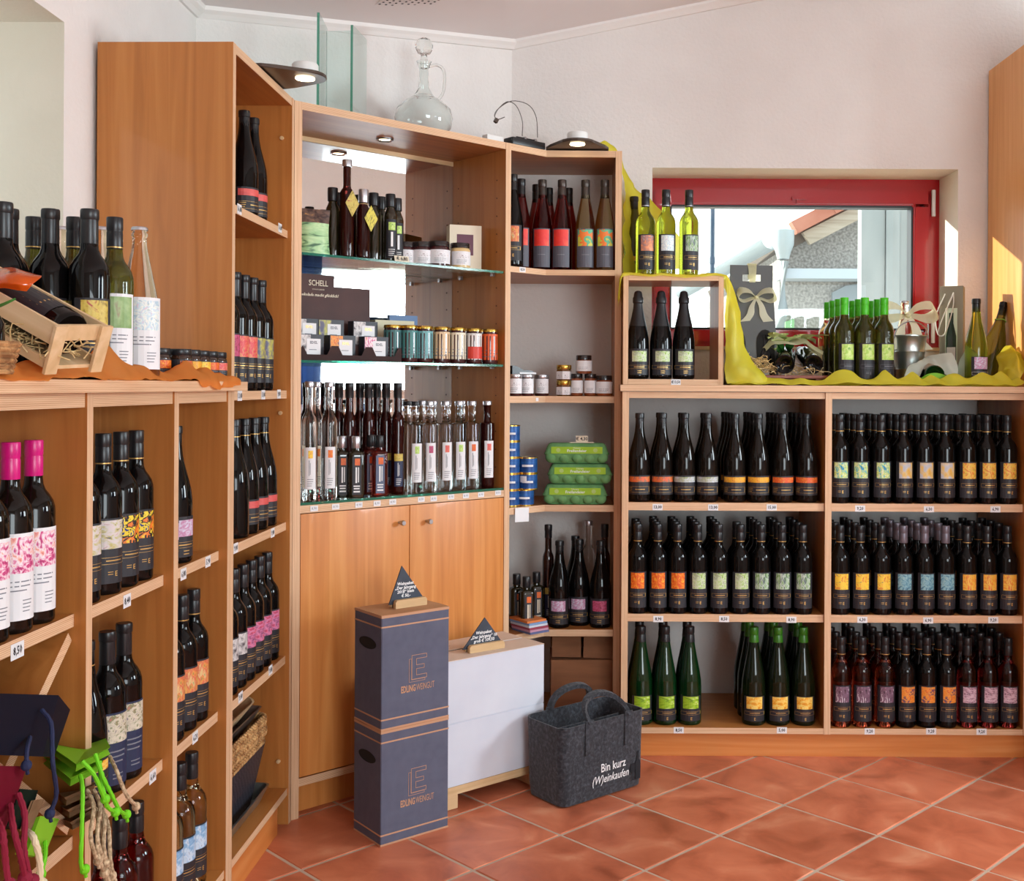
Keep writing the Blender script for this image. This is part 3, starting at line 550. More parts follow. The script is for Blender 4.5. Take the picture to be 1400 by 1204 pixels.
# ------------------------------------------------------------------ bottles
PROF = {  # outline of the glass; cap: closure outline; r: body radius
 'bordeaux': dict(r=.0355, g=[(0, .020), (.012, .016), (.022, .004), (.032, 0), (.0350, .004), (.0355, .010), (.0355, .190), (.0347, .200), (.0316, .211), (.0258, .221), (.0194, .230), (.0160, .239), (.0147, .251), (.0140, .300), (0, .300)],
   cap=[(.0149, .254), (.0152, .255), (.0152, .286), (.0146, .288), (.0146, .290), (.0154, .292), (.0154, .314), (.0146, .316), (0, .316)]),
 'cork': dict(r=.0365, g=[(0, .004), (.020, .001), (.033, 0), (.0360, .004), (.0365, .010), (.0365, .192), (.0357, .202), (.0325, .213), (.0265, .224), (.0200, .233), (.0165, .242), (.0151, .254), (.0145, .302), (0, .302)],
   cap=[(.0153, .252), (.0156, .253), (.0152, .297), (.0166, .299), (.0166, .314), (.0156, .317), (0, .317)]),
 'burgundy': dict(r=.0400, g=[(0, .006), (.022, .001), (.036, 0), (.0395, .004), (.0400, .012), (.0400, .130), (.0394, .148), (.0370, .168), (.0326, .188), (.0268, .209), (.0212, .230), (.0174, .251), (.0153, .272), (.0146, .300), (0, .300)],
   cap=[(.0152, .268), (.0152, .270), (.0150, .298), (.0166, .300), (.0166, .313), (.0155, .317), (0, .317)]),
 'flute': dict(r=.0385, g=[(0, .005), (.020, .001), (.034, 0), (.0380, .004), (.0385, .012), (.0385, .140), (.0365, .165), (.0320, .195), (.0255, .228), (.0195, .258), (.0160, .280), (.0150, .320), (0, .320)],
   cap=[(.0160, .268), (.0162, .270), (.0160, .306), (.0153, .308), (.0153, .310), (.0164, .312), (.0164, .334), (.0155, .336), (0, .336)]),
 'sekt': dict(r=.0405, g=[(0, .006), (.022, .001), (.036, 0), (.0400, .004), (.0405, .012), (.0405, .120), (.0395, .142), (.0360, .168), (.0300, .196), (.0230, .225), (.0170, .255), (.0150, .290), (0, .290)],
   cap=[(.0320, .190), (.0304, .197), (.0236, .226), (.0180, .255), (.0165, .272), (.0195, .276), (.0195, .292), (.0165, .297), (.0150, .308), (.0125, .315), (.006, .319), (0, .319)]),
 'litre': dict(r=.0430, g=[(0, .006), (.024, .001), (.039, 0), (.0425, .004), (.0430, .012), (.0430, .130), (.0415, .155), (.0370, .185), (.0305, .217), (.0240, .250), (.0185, .282), (.0160, .310), (.0152, .335), (0, .335)],
   cap=[(.0182, .292), (.0180, .296), (.0165, .316), (.0158, .318), (.0158, .321), (.0168, .323), (.0166, .344), (.0155, .346), (0, .346)]),
 'crown': dict(r=.0405, g=[(0, .006), (.022, .001), (.036, 0), (.0400, .004), (.0405, .012), (.0405, .118), (.0390, .142), (.0345, .172), (.0275, .206), (.0205, .240), (.0160, .262), (.0140, .275), (.0140, .290), (.0158, .292), (.0158, .297), (.0136, .299), (.0136, .304), (0, .304)],
   cap=[(.0160, .3035), (.0166, .3035), (.0160, .3085), (.0140, .3105), (0, .3105)]),
 'slim': dict(r=.0218, g=[(0, .005), (.012, .001), (.0196, 0), (.0214, .004), (.0218, .010), (.0218, .236), (.0208, .248), (.0178, .258), (.0142, .266), (.0128, .276), (.0122, .350), (0, .350)],
   cap=[(.0136, .318), (.0140, .320), (.0138, .345), (.0148, .347), (.0148, .364), (.0135, .368), (0, .368)]),
 'slimcork': dict(r=.0255, g=[(0, .005), (.014, .001), (.0230, 0), (.0250, .004), (.0255, .010), (.0255, .236), (.0245, .250), (.0205, .262), (.0155, .272), (.0130, .282), (.0122, .300), (.0125, .352), (0, .352)],
   cap=[(.0126, .3525), (.0152, .3525), (.0156, .354), (.0156, .368), (.0148, .370), (0, .370)]),
 'spirit': dict(r=.0262, g=[(0, .006), (.012, .002), (.0240, 0), (.0258, .004), (.0262, .012), (.0262, .222), (.0252, .228), (.0160, .231), (.0130, .235), (.0126, .286), (.0140, .288), (.0140, .291), (0, .291)],
   cap=[(.0128, .2915), (.0158, .2915), (.0160, .293), (.0160, .304), (.0152, .306), (0, .306)]),
 'flask': dict(r=.0265, sq=1, g=[(0, .004), (.023, .001), (.0260, 0), (.0265, .004), (.0265, .136), (.0250, .143), (.020, .147), (.0135, .150), (.0125, .156), (.0125, .180), (0, .180)],
   cap=[(.0140, .158), (.0146, .159), (.0146, .194), (.0135, .196), (0, .196)]),
 'oil': dict(r=.0225, g=[(0, .004), (.014, .001), (.0205, 0), (.0222, .004), (.0225, .010), (.0225, .150), (.0205, .160), (.0160, .170), (.0130, .178), (.0125, .195), (0, .195)],
   cap=[(.0160, .182), (.0165, .183), (.0165, .222), (.0155, .225), (0, .225)]),
 'twist': dict(r=.0230, g=[(0, .005), (.014, .001), (.0210, 0), (.0226, .004), (.0230, .010), (.0230, .200), (.0222, .210), (.0180, .218), (.0135, .224), (.0122, .232), (.0122, .292), (0, .292)],
   cap=[(.0124, .2925), (.0155, .2925), (.0158, .294), (.0158, .312), (.0148, .315), (0, .315)]),
}
BAND = dict(bordeaux=(.2545, .2565, .0154), cork=None, litre=None)
def gold_frame(bm, r, a0, a1, z0, z1, mi, w=.0007):
    patch(bm, r, a0, a1, z0, z0+w, mi, .0007); patch(bm, r, a0, a1, z1-w, z1, mi, .0007)
    patch(bm, r, a0, a0+1.2, z0, z1, mi, .0007, 1); patch(bm, r, a1-5, a1, z0, z1, mi, .0007, 2)
def logo(bm, r, a, z, mi, s=.010):      # a small stepped E
    d = math.degrees(s*.55/r)
    patch(bm, r, a-d/2, a-d/2+d*.3, z, z+s, mi, .0007, 1)
    for k in (0, .42, .84): patch(bm, r, a-d/2, a+d/2, z+s*k, z+s*(k+.16), mi, .0007, 2)
def lines(bm, r, a0, a1, z0, z1, n, mi, seed=0):
    q = random.Random(seed)
    for k in range(n):
        z = z1-(k+.5)*(z1-z0)/n; e = a0+(a1-a0)*q.uniform(.6, 1); h = (z1-z0)/n*.28
        patch(bm, r, a0, e, z-h/2, z+h/2, mi, .0007, 4)
def label_bm(style, r):
    """materials: 0 ground, 1 picture, 2 print"""
    bm = bmesh.new()
    if style == 'std':
        patch(bm, r, -60, 60, .022, .150, 0); patch(bm, r, -41, 41, .090, .146, 1, .0006); gold_frame(bm, r, -50, 52, .060, .0735, 2)
        lines(bm, r, -26, 34, .063, .071, 1, 2); logo(bm, r, 8, .036, 2); lines(bm, r, -20, -2, .038, .047, 2, 2)
    elif style == 'strip':
        patch(bm, r, -75, 75, .026, .095, 0); patch(bm, r, -70, 70, .071, .090, 1, .0006, 12); gold_frame(bm, r, -66, 62, .034, .055, 2)
        lines(bm, r, -20, 35, .041, .049, 1, 2); lines(bm, r, -62, -36, .036, .053, 3, 2)
    elif style == 'low':
        patch(bm, r, -55, 55, .016, .105, 0); patch(bm, r, -40, 40, .060, .103, 1, .0006); gold_frame(bm, r, -52, 55, .038, .050, 2); lines(bm, r, -22, 30, .041, .048, 1, 2); logo(bm, r, 2, .020, 2)
    elif style == 'sekt':
        patch(bm, r, -58, 58, .014, .108, 0); patch(bm, r, -40, 40, .062, .100, 1, .0006); gold_frame(bm, r, -62, 58, .036, .049, 2); lines(bm, r, -30, 30, .038, .047, 1, 2); lines(bm, r, -12, 12, .018, .032, 2, 2)
    elif style == 'tall':
        patch(bm, r, -55, 55, .016, .160, 0); patch(bm, r, -48, 48, .100, .156, 1, .0006); lines(bm, r, -30, 30, .058, .088, 3, 2); lines(bm, r, -18, 20, .026, .042, 2, 2)
    elif style == 'grey':
        patch(bm, r, -52, 52, .010, .152, 0); patch(bm, r, -44, 44, .088, .148, 1, .0006); lines(bm, r, -20, 24, .052, .060, 1, 2)
    elif style == 'white':
        patch(bm, r, -62, 62, .022, .166, 0); patch(bm, r, -28, 52, .100, .160, 1, .0006); lines(bm, r, -45, 40, .068, .090, 3, 2); lines(bm, r, 8, 40, .034, .058, 4, 2)
    elif style == 'slimwhite':
        patch(bm, r, -38, 38, .036, .166, 0); patch(bm, r, -16, 16, .132, .156, 1, .0006); lines(bm, r, -22, 22, .044, .070, 4, 2); patch(bm, r, -11, -7, .078, .126, 2, .0006, 1); patch(bm, r, -3, 0, .082, .118, 2, .0006, 1)
    elif style == 'slimdark':
        patch(bm, r, -40, 40, .026, .134, 0); patch(bm, r, -40, 40, .110, .134, 1, .0006); patch(bm, r, -10, -5, .060, .104, 2, .0006, 1); patch(bm, r, 2, 5, .062, .098, 2, .0006, 1); lines(bm, r, -24, 26, .030, .054, 4, 2)
    elif style == 'oil':
        patch(bm, r, -50, 50, .012, .140, 0); patch(bm, r, -30, 30, .104, .130, 1, .0006); patch(bm, r, -10, 8, .050, .098, 2, .0006, 2); lines(bm, r, -30, 30, .018, .044, 4, 2)
    elif style == 'flask':      # flat label on the square front
        for p, mi in ((((-.014, .010), (.014, .132)), 0), (((-.006, .104), (.010, .126)), 1), (((-.004, .048), (.001, .098)), 2), (((.004, .050), (.007, .098)), 2), (((-.010, .036), (.010, .040)), 2), (((-.009, .028), (.009, .032)), 2), (((-.010, .018), (.010, .023)), 2)):
            y = -r-(.0006 if mi else .0003); (x0, z0), (x1, z1) = p; quad(bm, [(x0, y, z0), (x1, y, z0), (x1, y, z1), (x0, y, z1)], mi)
    return bm
BC = {}
def bottle(kind, glass, capm, loc, yaw, label, group, style=None, pic=None, ground=None, printm=None, band=None, rot=None, detail=True, cat='bottle', name='wine_bottle', tagm=None):
    """Empty at the base > glass_body, cap, label (or one plain mesh for the ones that show little)"""
    key = (kind, glass.name, capm.name, style, pic, ground and ground.name, printm and printm.name, band and band.name)
    P = PROF[kind]; sq = P.get('sq'); r = P['r']
    if key not in BC:
        bm = bmesh.new(); lathe(bm, P['g'], 20 if not sq else 20)
        if sq:
            for v in bm.verts:
                d = math.hypot(v.co.x, v.co.y)
                if d > .0165:
                    a = math.atan2(v.co.y, v.co.x); k = min(1/max(abs(math.cos(a)), abs(math.sin(a))), 1.27); v.co.x *= k*.93; v.co.y *= k*.93
        parts = [('glass_body', mesh('glass_body', bm, glass, True, math.radians(50)))]
        bm = bmesh.new(); lathe(bm, P['cap'], 18); ms = [capm]
        if band: patch(bm, P['cap'][0][0], -180, 180, P['cap'][0][1]+.002, P['cap'][0][1]+.0042, 1, .0008, 18); ms.append(band)
        parts.append(('cap', mesh('cap', bm, ms, True, math.radians(35))))
        if style: parts.append(('label', mesh('label', label_bm(style, r*(.93 if sq else 1)), [ground or MATTE, ART[pic] if pic else MATTE, printm or GOLD])))
        BC[key] = parts
    t = thing(name, label, cat, loc, yaw, group, rot)
    for nm, me in BC[key]: new_obj(nm, me, t)
    return t
POS3 = ['leftmost', 'middle', 'rightmost']; NTH = ['front', 'second', 'third', 'fourth', 'fifth']
def jit(a): return rnd.uniform(-a, a)
# --- two bays below the window: every row of columns, several deep
def rows(kind, us, vb, z, spec, depth, dy, shelfname, bayname, y0=3.912, pair=3):
    """us: pixel columns; spec(k) -> (picture, style, glass, cap, band, plain words, size of its run, index in its run)"""
    for k, u in enumerate(us):
        pic, style, glass, capm, band, words_, run, idx = spec(k); r = PROF[kind]['r']
        x = ray(u, vb)[0]*y0
        pos = (POS3 if run == 3 else ['left', 'right'])[idx] if run > 1 else 'single'
        n = depth(k) if callable(depth) else depth
        for d in range(n):
            y = y0+d*dy
            if y+r > 4.312: break
            front = d == 0
            lab = (f'{pos} {words_} bottle at the front, {shelfname} shelf, {bayname} bay under window' if front else
                   f'bottle {NTH[d]} back behind {pos} {words_} bottle, {shelfname} shelf, {bayname} bay')
            bottle(kind, glass, capm, (x+(jit(.0012) if d else 0), y+(jit(.002) if d else 0), z), jit(.10), lab, f'bottles on the {shelfname} shelf of the {bayname} bay', style if d < 2 else None, pic if d < 2 else None, None, GOLD, band)
def runs(*defs):
    L = []
    for d in defs:
        n = d[-1]
        for i in range(n): L.append((*d[:-1], n, i))
    return lambda k: L[k]
GB = GOLD
U1 = [874, 905, 935.5, 966.5, 1004, 1036, 1069, 1102]
rows('burgundy', U1, 688, .9085, runs(('orange strip', 'strip', BROWNG, BLACKP, None, 'orange strip label', 2), ('pale grey strip', 'strip', BROWNG, BLACKP, None, 'pale grey strip label', 2), ('yellow strip', 'strip', BROWNG, BLACKP, None, 'yellow strip label', 2), ('fiery strip', 'strip', BROWNG, BLACKP, None, 'fiery orange strip label', 2)),
     lambda k: (1, 2, 2, 2, 4, 4, 4, 4)[k], .083, 'top', 'left', 3.930)
U2 = [871.5, 899, 926, 953.5, 982, 1011.5, 1040, 1068.5, 1097]
rows('bordeaux', U2, 838, .5115, runs(('orange picture', 'std', BLACKG, BLACKP, GB, 'orange picture', 3), ('pale green picture', 'std', BLACKG, BLACKP, GB, 'pale green picture', 3), ('green figure picture', 'std', BLACKG, BLACKP, GB, 'dark green picture', 3)),
     lambda k: (3, 4, 4, 4, 4, 2, 4, 4, 4)[k], .080, 'middle', 'left')
rows('litre', [876, 909, 942.5], 988, .110, runs(('green vineyard picture', 'low', GREENG, BLACKP, None, 'green litre', 3)), 2, .092, 'bottom', 'left', 3.935)
rows('litre', [1030, 1063, 1097.5], 988, .110, runs(('golden glass picture', 'low', mat('dark_green_glass', (.005, .009, .003, 1), .03, spec=.35), GREENC, None, 'golden picture litre', 3)), 3, .092, 'bottom', 'left', 3.935)
U4 = [1147.5, 1175, 1204, 1234, 1263, 1291.5, 1321, 1348.5, 1376]
rows('bordeaux', U4, 688, .9085, runs(('blue and yellow picture', 'std', BLACKG, BLACKP, GB, 'blue and yellow picture', 3), ('ochre and grey picture', 'std', BLACKG, BLACKP, GB, 'ochre and grey picture', 3), ('yellow dancer picture', 'std', BLACKG, BLACKP, GB, 'yellow dancer picture', 3)), 4, .080, 'top', 'right')
rows('bordeaux', [u+.5 for u in U4], 838, .5115, runs(('bright yellow picture', 'std', BLACKG, BLACKP, GB, 'bright yellow picture', 3), ('blue wave picture', 'std', BLACKG, GREYP, None, 'blue wave picture', 3), ('orange swirl picture', 'std', BLACKG, BLACKP, GB, 'orange swirl picture', 3)), 4, .080, 'middle', 'right')
rows('bordeaux', [1149.5, 1178, 1209.5, 1237.5, 1266.5, 1293.5, 1322, 1350.5, 1377.5], 988, .110, runs(('white and black picture', 'std', ROSEB, BLACKP, GB, 'rose wine white picture', 3), ('orange fruit picture', 'std', BLACKG, BLACKP, GB, 'orange fruit picture', 3), ('rosy line picture', 'std', ROSEL, BLACKP, None, 'red wine rosy picture', 3)), 4, .080, 'bottom', 'right')
# --- narrow corner unit, top shelf: rose and white flutes
def pz(u, v, z, r):
    P = onz(u, v, z); d = Vector((P.x, P.y, 0)).normalized(); return P+d*r
NZ = 1.7475
for u, Y, pic, g, c, st, lab in ((741, 4.035, 'red orange picture', ROSEL, BRONZE, 'grey', 'front left rose flute bottle with red picture on corner unit top shelf'), (768, 4.035, 'red orange picture', ROSEL, BRONZE, 'grey', 'front middle rose flute bottle with red picture on corner unit top shelf'),
        (800, 4.035, 'patchwork picture', GOLDW, BRONZE, 'grey', 'left white wine flute bottle with patchwork picture on corner unit top shelf'), (826.5, 4.03, 'patchwork picture', GOLDW, BRONZE, 'grey', 'right white wine flute bottle with patchwork picture on corner unit top shelf'),
        (712, 4.02, 'red orange picture', ROSEL, BLACKP, 'grey', 'dark rose bottle second from the left on corner unit top shelf'), (701, 3.935, 'sunset figures picture', BLACKG, BLACKP, 'std', 'dark bottle with sunset picture against left post of corner unit'),
        (733, 4.13, 'red orange picture', ROSEL, BLACKP, 'grey', 'rose flute bottle behind the front left one on corner unit top shelf'), (750, 4.20, None, ROSEL, BLACKP, None, 'rose flute bottle at the back between the two front rose bottles'), (777, 4.20, None, ROSEL, BLACKP, None, 'rose flute bottle at the back right of the rose bottles')):
    bottle('flute', g, c, (ray(u, 350)[0]*Y, Y, NZ), jit(.1), lab, 'flute bottles on the corner unit', st, pic, mat('label_slate', srgb(84, 84, 94), .5) if st == 'grey' else None, INKG if st == 'grey' else GOLD, None)
# --- narrow corner unit, fourth shelf: mixed dark bottles
Z4 = .4315
bottle('slim', mat('dark_liqueur_glass', (.02, .006, .005, 1), .03, coat=.5), BLACKP, (ray(749, 850)[0]*4.10, 4.10, Z4), .2, 'tall slim dark liqueur bottle at the back left of corner unit fourth shelf', None, 'slimdark', 'yellow dark picture', NAVYL, WINK)
for u, Y, kind, pic, lab in ((764.5, 4.035, 'burgundy', 'lilac picture', 'left dark bottle with lilac picture on corner unit fourth shelf'), (791.5, 4.075, 'burgundy', 'lilac picture', 'right dark bottle with lilac picture on corner unit fourth shelf'), (820.5, 4.040, 'burgundy', 'purple picture', 'dark bottle with red and purple picture on corner unit fourth shelf'), (786, 4.170, 'burgundy', None, 'dark bottle half hidden behind the right lilac picture bottle')):
    bottle(kind, BLACKG, BLACKP, (ray(u, 850)[0]*Y, Y, Z4), -.1, lab, 'dark bottles on the corner unit', 'sekt' if pic else None, pic)
bottle('slimcork', CLEARB, SILVER, (ray(804, 850)[0]*4.21, 4.21, Z4-.03+.03), 0, 'clear spirit bottle with silver cork behind the dark bottles, corner unit', None)
bottle('slim', MATS['dark_liqueur_glass'], BLACKP, (ray(826, 850)[0]*4.13, 4.13, Z4), 0, 'tall slim dark bottle at the back right of corner unit fourth shelf', None)
for u, Y, lab in ((719.5, 3.965, 'square dark flask with orange emblem at left of corner unit fourth shelf'), (706, 4.02, 'square dark flask behind the magazines at left of corner unit'), (733, 4.06, 'square dark flask behind the orange emblem flask on corner unit')):
    bottle('flask', OILG, BLACKP, (ray(u, 850)[0]*Y, Y, Z4), .35, lab, 'small square flasks on the corner unit', 'flask', 'fiery strip', MATTE, CREAM, None, name='liqueur_flask')
# --- left run: rows that run away from the camera
YAW = math.radians(62)
def run_row(kind, z, items, glass, capm, style, shelf_words, grp, band=GB, yaw=YAW, ground=None, printm=None, r=None):
    """items: (local x along the run, local y, picture, label)"""
    for x, y, pic, lab in items:
        P = MLU @ Vector((x, y, z)); bottle(kind, glass, capm, P, LRZ+(yaw-PI/2)+jit(.05), lab, grp, style if pic else None, pic, ground, printm, band)
run_row('bordeaux', .9055, [(1.897, .062, 'pink picture', 'pink-capped bottle furthest right of three on the near left shelf'), (1.822, .062, 'pink picture', 'middle pink-capped bottle of three on the near left shelf'), (1.748, .062, 'pink picture', 'pink-capped bottle cut by left picture edge on the near left shelf')],
        BROWNG, PINKP, 'white', '', 'pink capped bottles on the near left shelf', None, YAW-.15, PAPER, INKG)
run_row('bordeaux', .9055, [(2.071, .061, 'beige landscape', 'nearest dark bottle with beige landscape picture, second bay left shelf'), (2.163, .061, 'beige landscape', 'second dark bottle with beige landscape picture, second bay left shelf'), (2.243, .061, 'stained glass picture', 'nearer bottle with yellow stained-glass picture, second bay left shelf'), (2.318, .061, 'stained glass picture', 'farther bottle with yellow stained-glass picture, second bay left shelf'), (2.19, .15, None, 'dark bottle at the back behind the beige landscape bottles')],
        BLACKG, BLACKP, 'std', '', 'dark bottles on the upper shelf of the second left bay')
run_row('cork', .5055, [(2.190, .063, 'crowd picture', 'nearer bottle with garden crowd picture, second bay lower left shelf'), (2.268, .063, 'crowd picture', 'farther bottle with garden crowd picture, second bay lower left shelf')], BLACKG, BLACKP, 'tall', '', 'crowd picture bottles in the second left bay', None, YAW, NAVYL, INKG)
run_row('burgundy', .5055, [(2.105, .066, 'golden glass picture', 'sloping dark bottle beside the post behind the lime bags')], BROWNG, BLACKP, 'strip', '', None)
run_row('bordeaux', .110, [(2.330, .061, None, 'rose bottle under the lower shelf of second left bay, farthest'), (2.249, .061, None, 'rose bottle behind the hanging brown cords, middle of three'), (2.165, .061, None, 'rose bottle behind the hanging brown cords, nearest of three')], ROSEL, BLACKP, None, '', 'rose bottles at the foot of the second left bay', None)
run_row('burgundy', .9055, [(2.545, .066, 'lilac picture', 'dark bottle with lilac picture on the third bay upper left shelf'), (2.460, .066, 'lilac picture', 'dark bottle almost hidden by the post, third bay upper left shelf')], BLACKG, BLACKP, 'sekt', '', 'lilac picture bottles in the third left bay', None)
run_row('bordeaux', .5055, [(2.500, .061, 'sunset figures picture', 'nearest of three bottles with sunset figures picture, third left bay'), (2.580, .061, 'sunset figures picture', 'middle of three bottles with sunset figures picture, third left bay'), (2.655, .061, 'sunset figures picture', 'farthest of three bottles with sunset figures picture, third left bay')], BLACKG, BLACKP, 'std', '', 'sunset picture bottles in the third left bay')
run_row('bordeaux', .110, [(2.498, .061, 'sky blue picture', 'nearest of three golden wine bottles with blue picture, third left bay'), (2.573, .061, 'sky blue picture', 'middle of three golden wine bottles with blue picture, third left bay'), (2.648, .061, 'sky blue picture', 'farthest of three golden wine bottles with blue picture, third left bay')], GOLDW, BLACKP, 'std', '', 'golden wine bottles in the third left bay', None)
run_row('burgundy', 1.7825, [(3.104, .090, 'red band', 'left dark bottle with red band on the tall cabinet top shelf'), (3.190, .090, 'red band', 'right dark bottle with red band on the tall cabinet top shelf')], BLACKG, BLACKP, 'strip', '', 'red band bottles at the top of the tall cabinet', None)
run_row('cork', 1.3035, [(2.845, .052, 'purple picture', 'first of five dark bottles on tall cabinet second shelf, purple picture'), (2.919, .052, 'red flower picture', 'second of five dark bottles on tall cabinet second shelf, red picture'), (2.993, .052, 'red flower picture', 'third of five dark bottles on tall cabinet second shelf, red picture'), (3.067, .052, 'moon picture', 'fourth of five dark bottles on tall cabinet second shelf, yellow moon picture'), (3.143, .052, 'moon picture', 'fifth of five dark bottles on tall cabinet second shelf, yellow moon picture')], BLACKG, BLACKP, 'std', '', 'dark bottles on the second shelf of the tall cabinet', None)
run_row('burgundy', .9085, [(3.195, .058, 'red band', 'farthest red band bottle on tall cabinet third shelf'), (3.109, .058, 'red band', 'third red band bottle on tall cabinet third shelf, counted from the post'), (3.023, .058, 'red band', 'second red band bottle on tall cabinet third shelf, counted from the post'), (2.937, .058, None, 'red band bottle nearest the post on tall cabinet third shelf')], BLACKG, BLACKP, 'strip', '', 'red band bottles on the third shelf of the tall cabinet', GOLD)
run_row('bordeaux', .5075, [(3.232, .056, 'pink vineyard picture', 'farthest of four pink vineyard picture bottles, tall cabinet fourth shelf'), (3.158, .056, 'pink vineyard picture', 'third of four pink vineyard picture bottles, tall cabinet fourth shelf'), (3.084, .056, 'pink vineyard picture', 'second of four pink vineyard picture bottles, tall cabinet fourth shelf'), (3.010, .056, 'pink vineyard picture', 'nearest of four pink vineyard picture bottles, tall cabinet fourth shelf'), (2.936, .056, 'grey portrait picture', 'farther bottle with grey portrait picture, tall cabinet fourth shelf'), (2.862, .056, 'grey portrait picture', 'nearer bottle with grey portrait picture, tall cabinet fourth shelf'), (3.12, .135, None, 'dark bottle in the second row behind, tall cabinet fourth shelf')], BLACKG, BLACKP, 'std', '', 'dark bottles on the fourth shelf of the tall cabinet', None)
# --- left worktop
TOP = 1.3275
for u, lab in ((122.6, 'big dark corked bottle right of three in front row on left worktop'), (69, 'big dark corked bottle in the middle of the front row, left worktop'), (13, 'big dark corked bottle left of three in front row on left worktop')):
    bottle('cork', BLACKG, BLACKP, (ray(u, 300)[0]*2.03, 2.03, TOP), math.radians(42), lab, 'dark corked bottles on the left worktop', 'std', 'yellow dark picture', MATTE, GOLD)
for u, lab in ((157, 'olive screw-cap bottle with green picture beside the clear bottle, left worktop'), (102, 'olive screw-cap bottle behind the right corked bottle, left worktop'), (46.5, 'olive screw-cap bottle behind the middle corked bottle, left worktop')):
    bottle('bordeaux', DYELG, BLACKP, (ray(u, 300)[0]*2.12, 2.12, TOP), math.radians(30), lab, 'olive screw-cap bottles on the left worktop', 'white', 'green plain picture', PAPER, INKG, GOLD)
for u, lab in ((191, 'clear bottle of blush cider with crown cap and white pastel label'), (138, 'clear crown-cap bottle hidden behind the second screw-cap bottle'), (84, 'clear crown-cap bottle hidden behind the first screw-cap bottle')):
    bottle('crown', BLUSH, SILVER, (ray(u, 300)[0]*2.21, 2.21, TOP), math.radians(35), lab, 'clear crown-cap bottles on the left worktop', 'slimwhite' if 0 else 'white', 'pastel picture', PAPER, INKG)
bottle('cork', BLACKG, BLACKP, (-1.02, 1.955, TOP), 0, 'dark corked bottle at far left edge behind the wooden gift crate', None)
# --- mirror cabinet: bottles on glass
def cpos(u, Y, z, v=600): return Vector((ray(u, v)[0]*Y, Y, z))
def cloc(s, y, z): return MCU @ Vector((s, y, z))
def csu(u, y):      # along-front coordinate of the cabinet for a pixel column at inset y
    return hit(MCU, u, 600, y).x
ZG = .9605
for u, y, kind, g, c, st, pic, gr, pr, lab, nm in (
    (423, .050, 'slimcork', CLEARB, SILVER, 'slimwhite', 'bright yellow picture', PAPER, INKG, 'clear spirit bottle with yellow fruit label at far left of glass top', 'spirit_bottle'),
    (450, .045, 'slimcork', CLEARB, SILVER, 'slimwhite', 'orange picture', PAPER, INKG, 'clear spirit bottle with orange fruit label, second from left in front', 'spirit_bottle'),
    (433, .125, 'slimcork', CLEARB, SILVER, 'slimwhite', 'orange picture', CREAM, INKG, 'clear spirit bottle behind the two front left ones', 'spirit_bottle'),
    (463, .155, 'slim', LIQ, BLACKP, None, None, None, None, 'red liqueur bottle first from left in the back row', 'liqueur_bottle'),
    (477.5, .105, 'slim', LIQ, BLACKP, None, None, None, None, 'red liqueur bottle second from left in the back row', 'liqueur_bottle'),
    (491.5, .155, 'slim', LIQ, BLACKP, None, None, None, None, 'red liqueur bottle third from left in the back row', 'liqueur_bottle'),
    (503.5, .108, 'slim', LIQ, BLACKP, None, None, None, None, 'red liqueur bottle fourth from left in the back row', 'liqueur_bottle'),
    (515, .155, 'slim', LIQ, BLACKP, None, None, None, None, 'red liqueur bottle fifth from left in the back row', 'liqueur_bottle'),
    (527.5, .105, 'slim', LIQ, BLACKP, 'slimdark', 'yellow dark picture', NAVYL, WINK, 'red liqueur bottle sixth from left, half hidden by the front one', 'liqueur_bottle'),
    (543.5, .050, 'slim', LIQ, BLACKP, 'slimdark', 'yellow dark picture', NAVYL, WINK, 'red liqueur bottle with yellow and navy label in the front row', 'liqueur_bottle'),
    (568, .050, 'spirit', CLEARB, BLACKP, 'slimwhite', 'lime tile picture', PAPER, INKG, 'clear spirit bottle with black stopper and green fruit label', 'spirit_bottle'),
    (557, .115, 'spirit', CLEARB, BLACKP, None, None, None, None, 'clear spirit bottle with black stopper behind the front liqueur', 'spirit_bottle'),
    (587, .050, 'spirit', CLEARB, SILVER, 'slimwhite', 'purple picture', PAPER, INKG, 'clear spirit bottle with plum label and silver cap', 'spirit_bottle'),
    (609, .050, 'spirit', CLEARB, SILVER, 'slimwhite', 'red flower picture', PAPER, INKG, 'clear spirit bottle with red apple label and silver cap', 'spirit_bottle'),
    (627.5, .050, 'spirit', TEALB, SILVER, 'slimwhite', 'lime tile picture', PAPER, INKG, 'bluish clear spirit bottle with pear label and silver cap', 'spirit_bottle'),
    (645, .050, 'spirit', CLEARB, SILVER, 'slimwhite', 'fiery strip', PAPER, INKG, 'clear spirit bottle with apricot label second from the right', 'spirit_bottle'),
    (666, .050, 'spirit', LIQ, SILVER, 'slimwhite', 'red flower picture', PAPER, INKG, 'dark liqueur bottle with silver cap and cherry label at far right', 'liqueur_bottle'),
    (592, .125, 'spirit', CLEARB, SILVER, None, None, None, None, 'clear spirit bottle behind the plum label bottle', 'spirit_bottle'),
    (611, .125, 'spirit', CLEARB, SILVER, None, None, None, None, 'clear spirit bottle behind the apple label bottle', 'spirit_bottle'),
    (631, .125, 'spirit', CLEARB, SILVER, None, None, None, None, 'clear spirit bottle behind the pear label bottle', 'spirit_bottle'),
    (577, .19, 'spirit', CLEARB, SILVER, None, None, None, None, 'clear spirit bottle in the back row behind the black stoppers', 'spirit_bottle')):
    bottle(kind, g, c, cloc(csu(u, y), y, ZG), CRZ-.35, lab, 'spirits and liqueurs on the glass top', st, pic, gr, pr, name=nm)
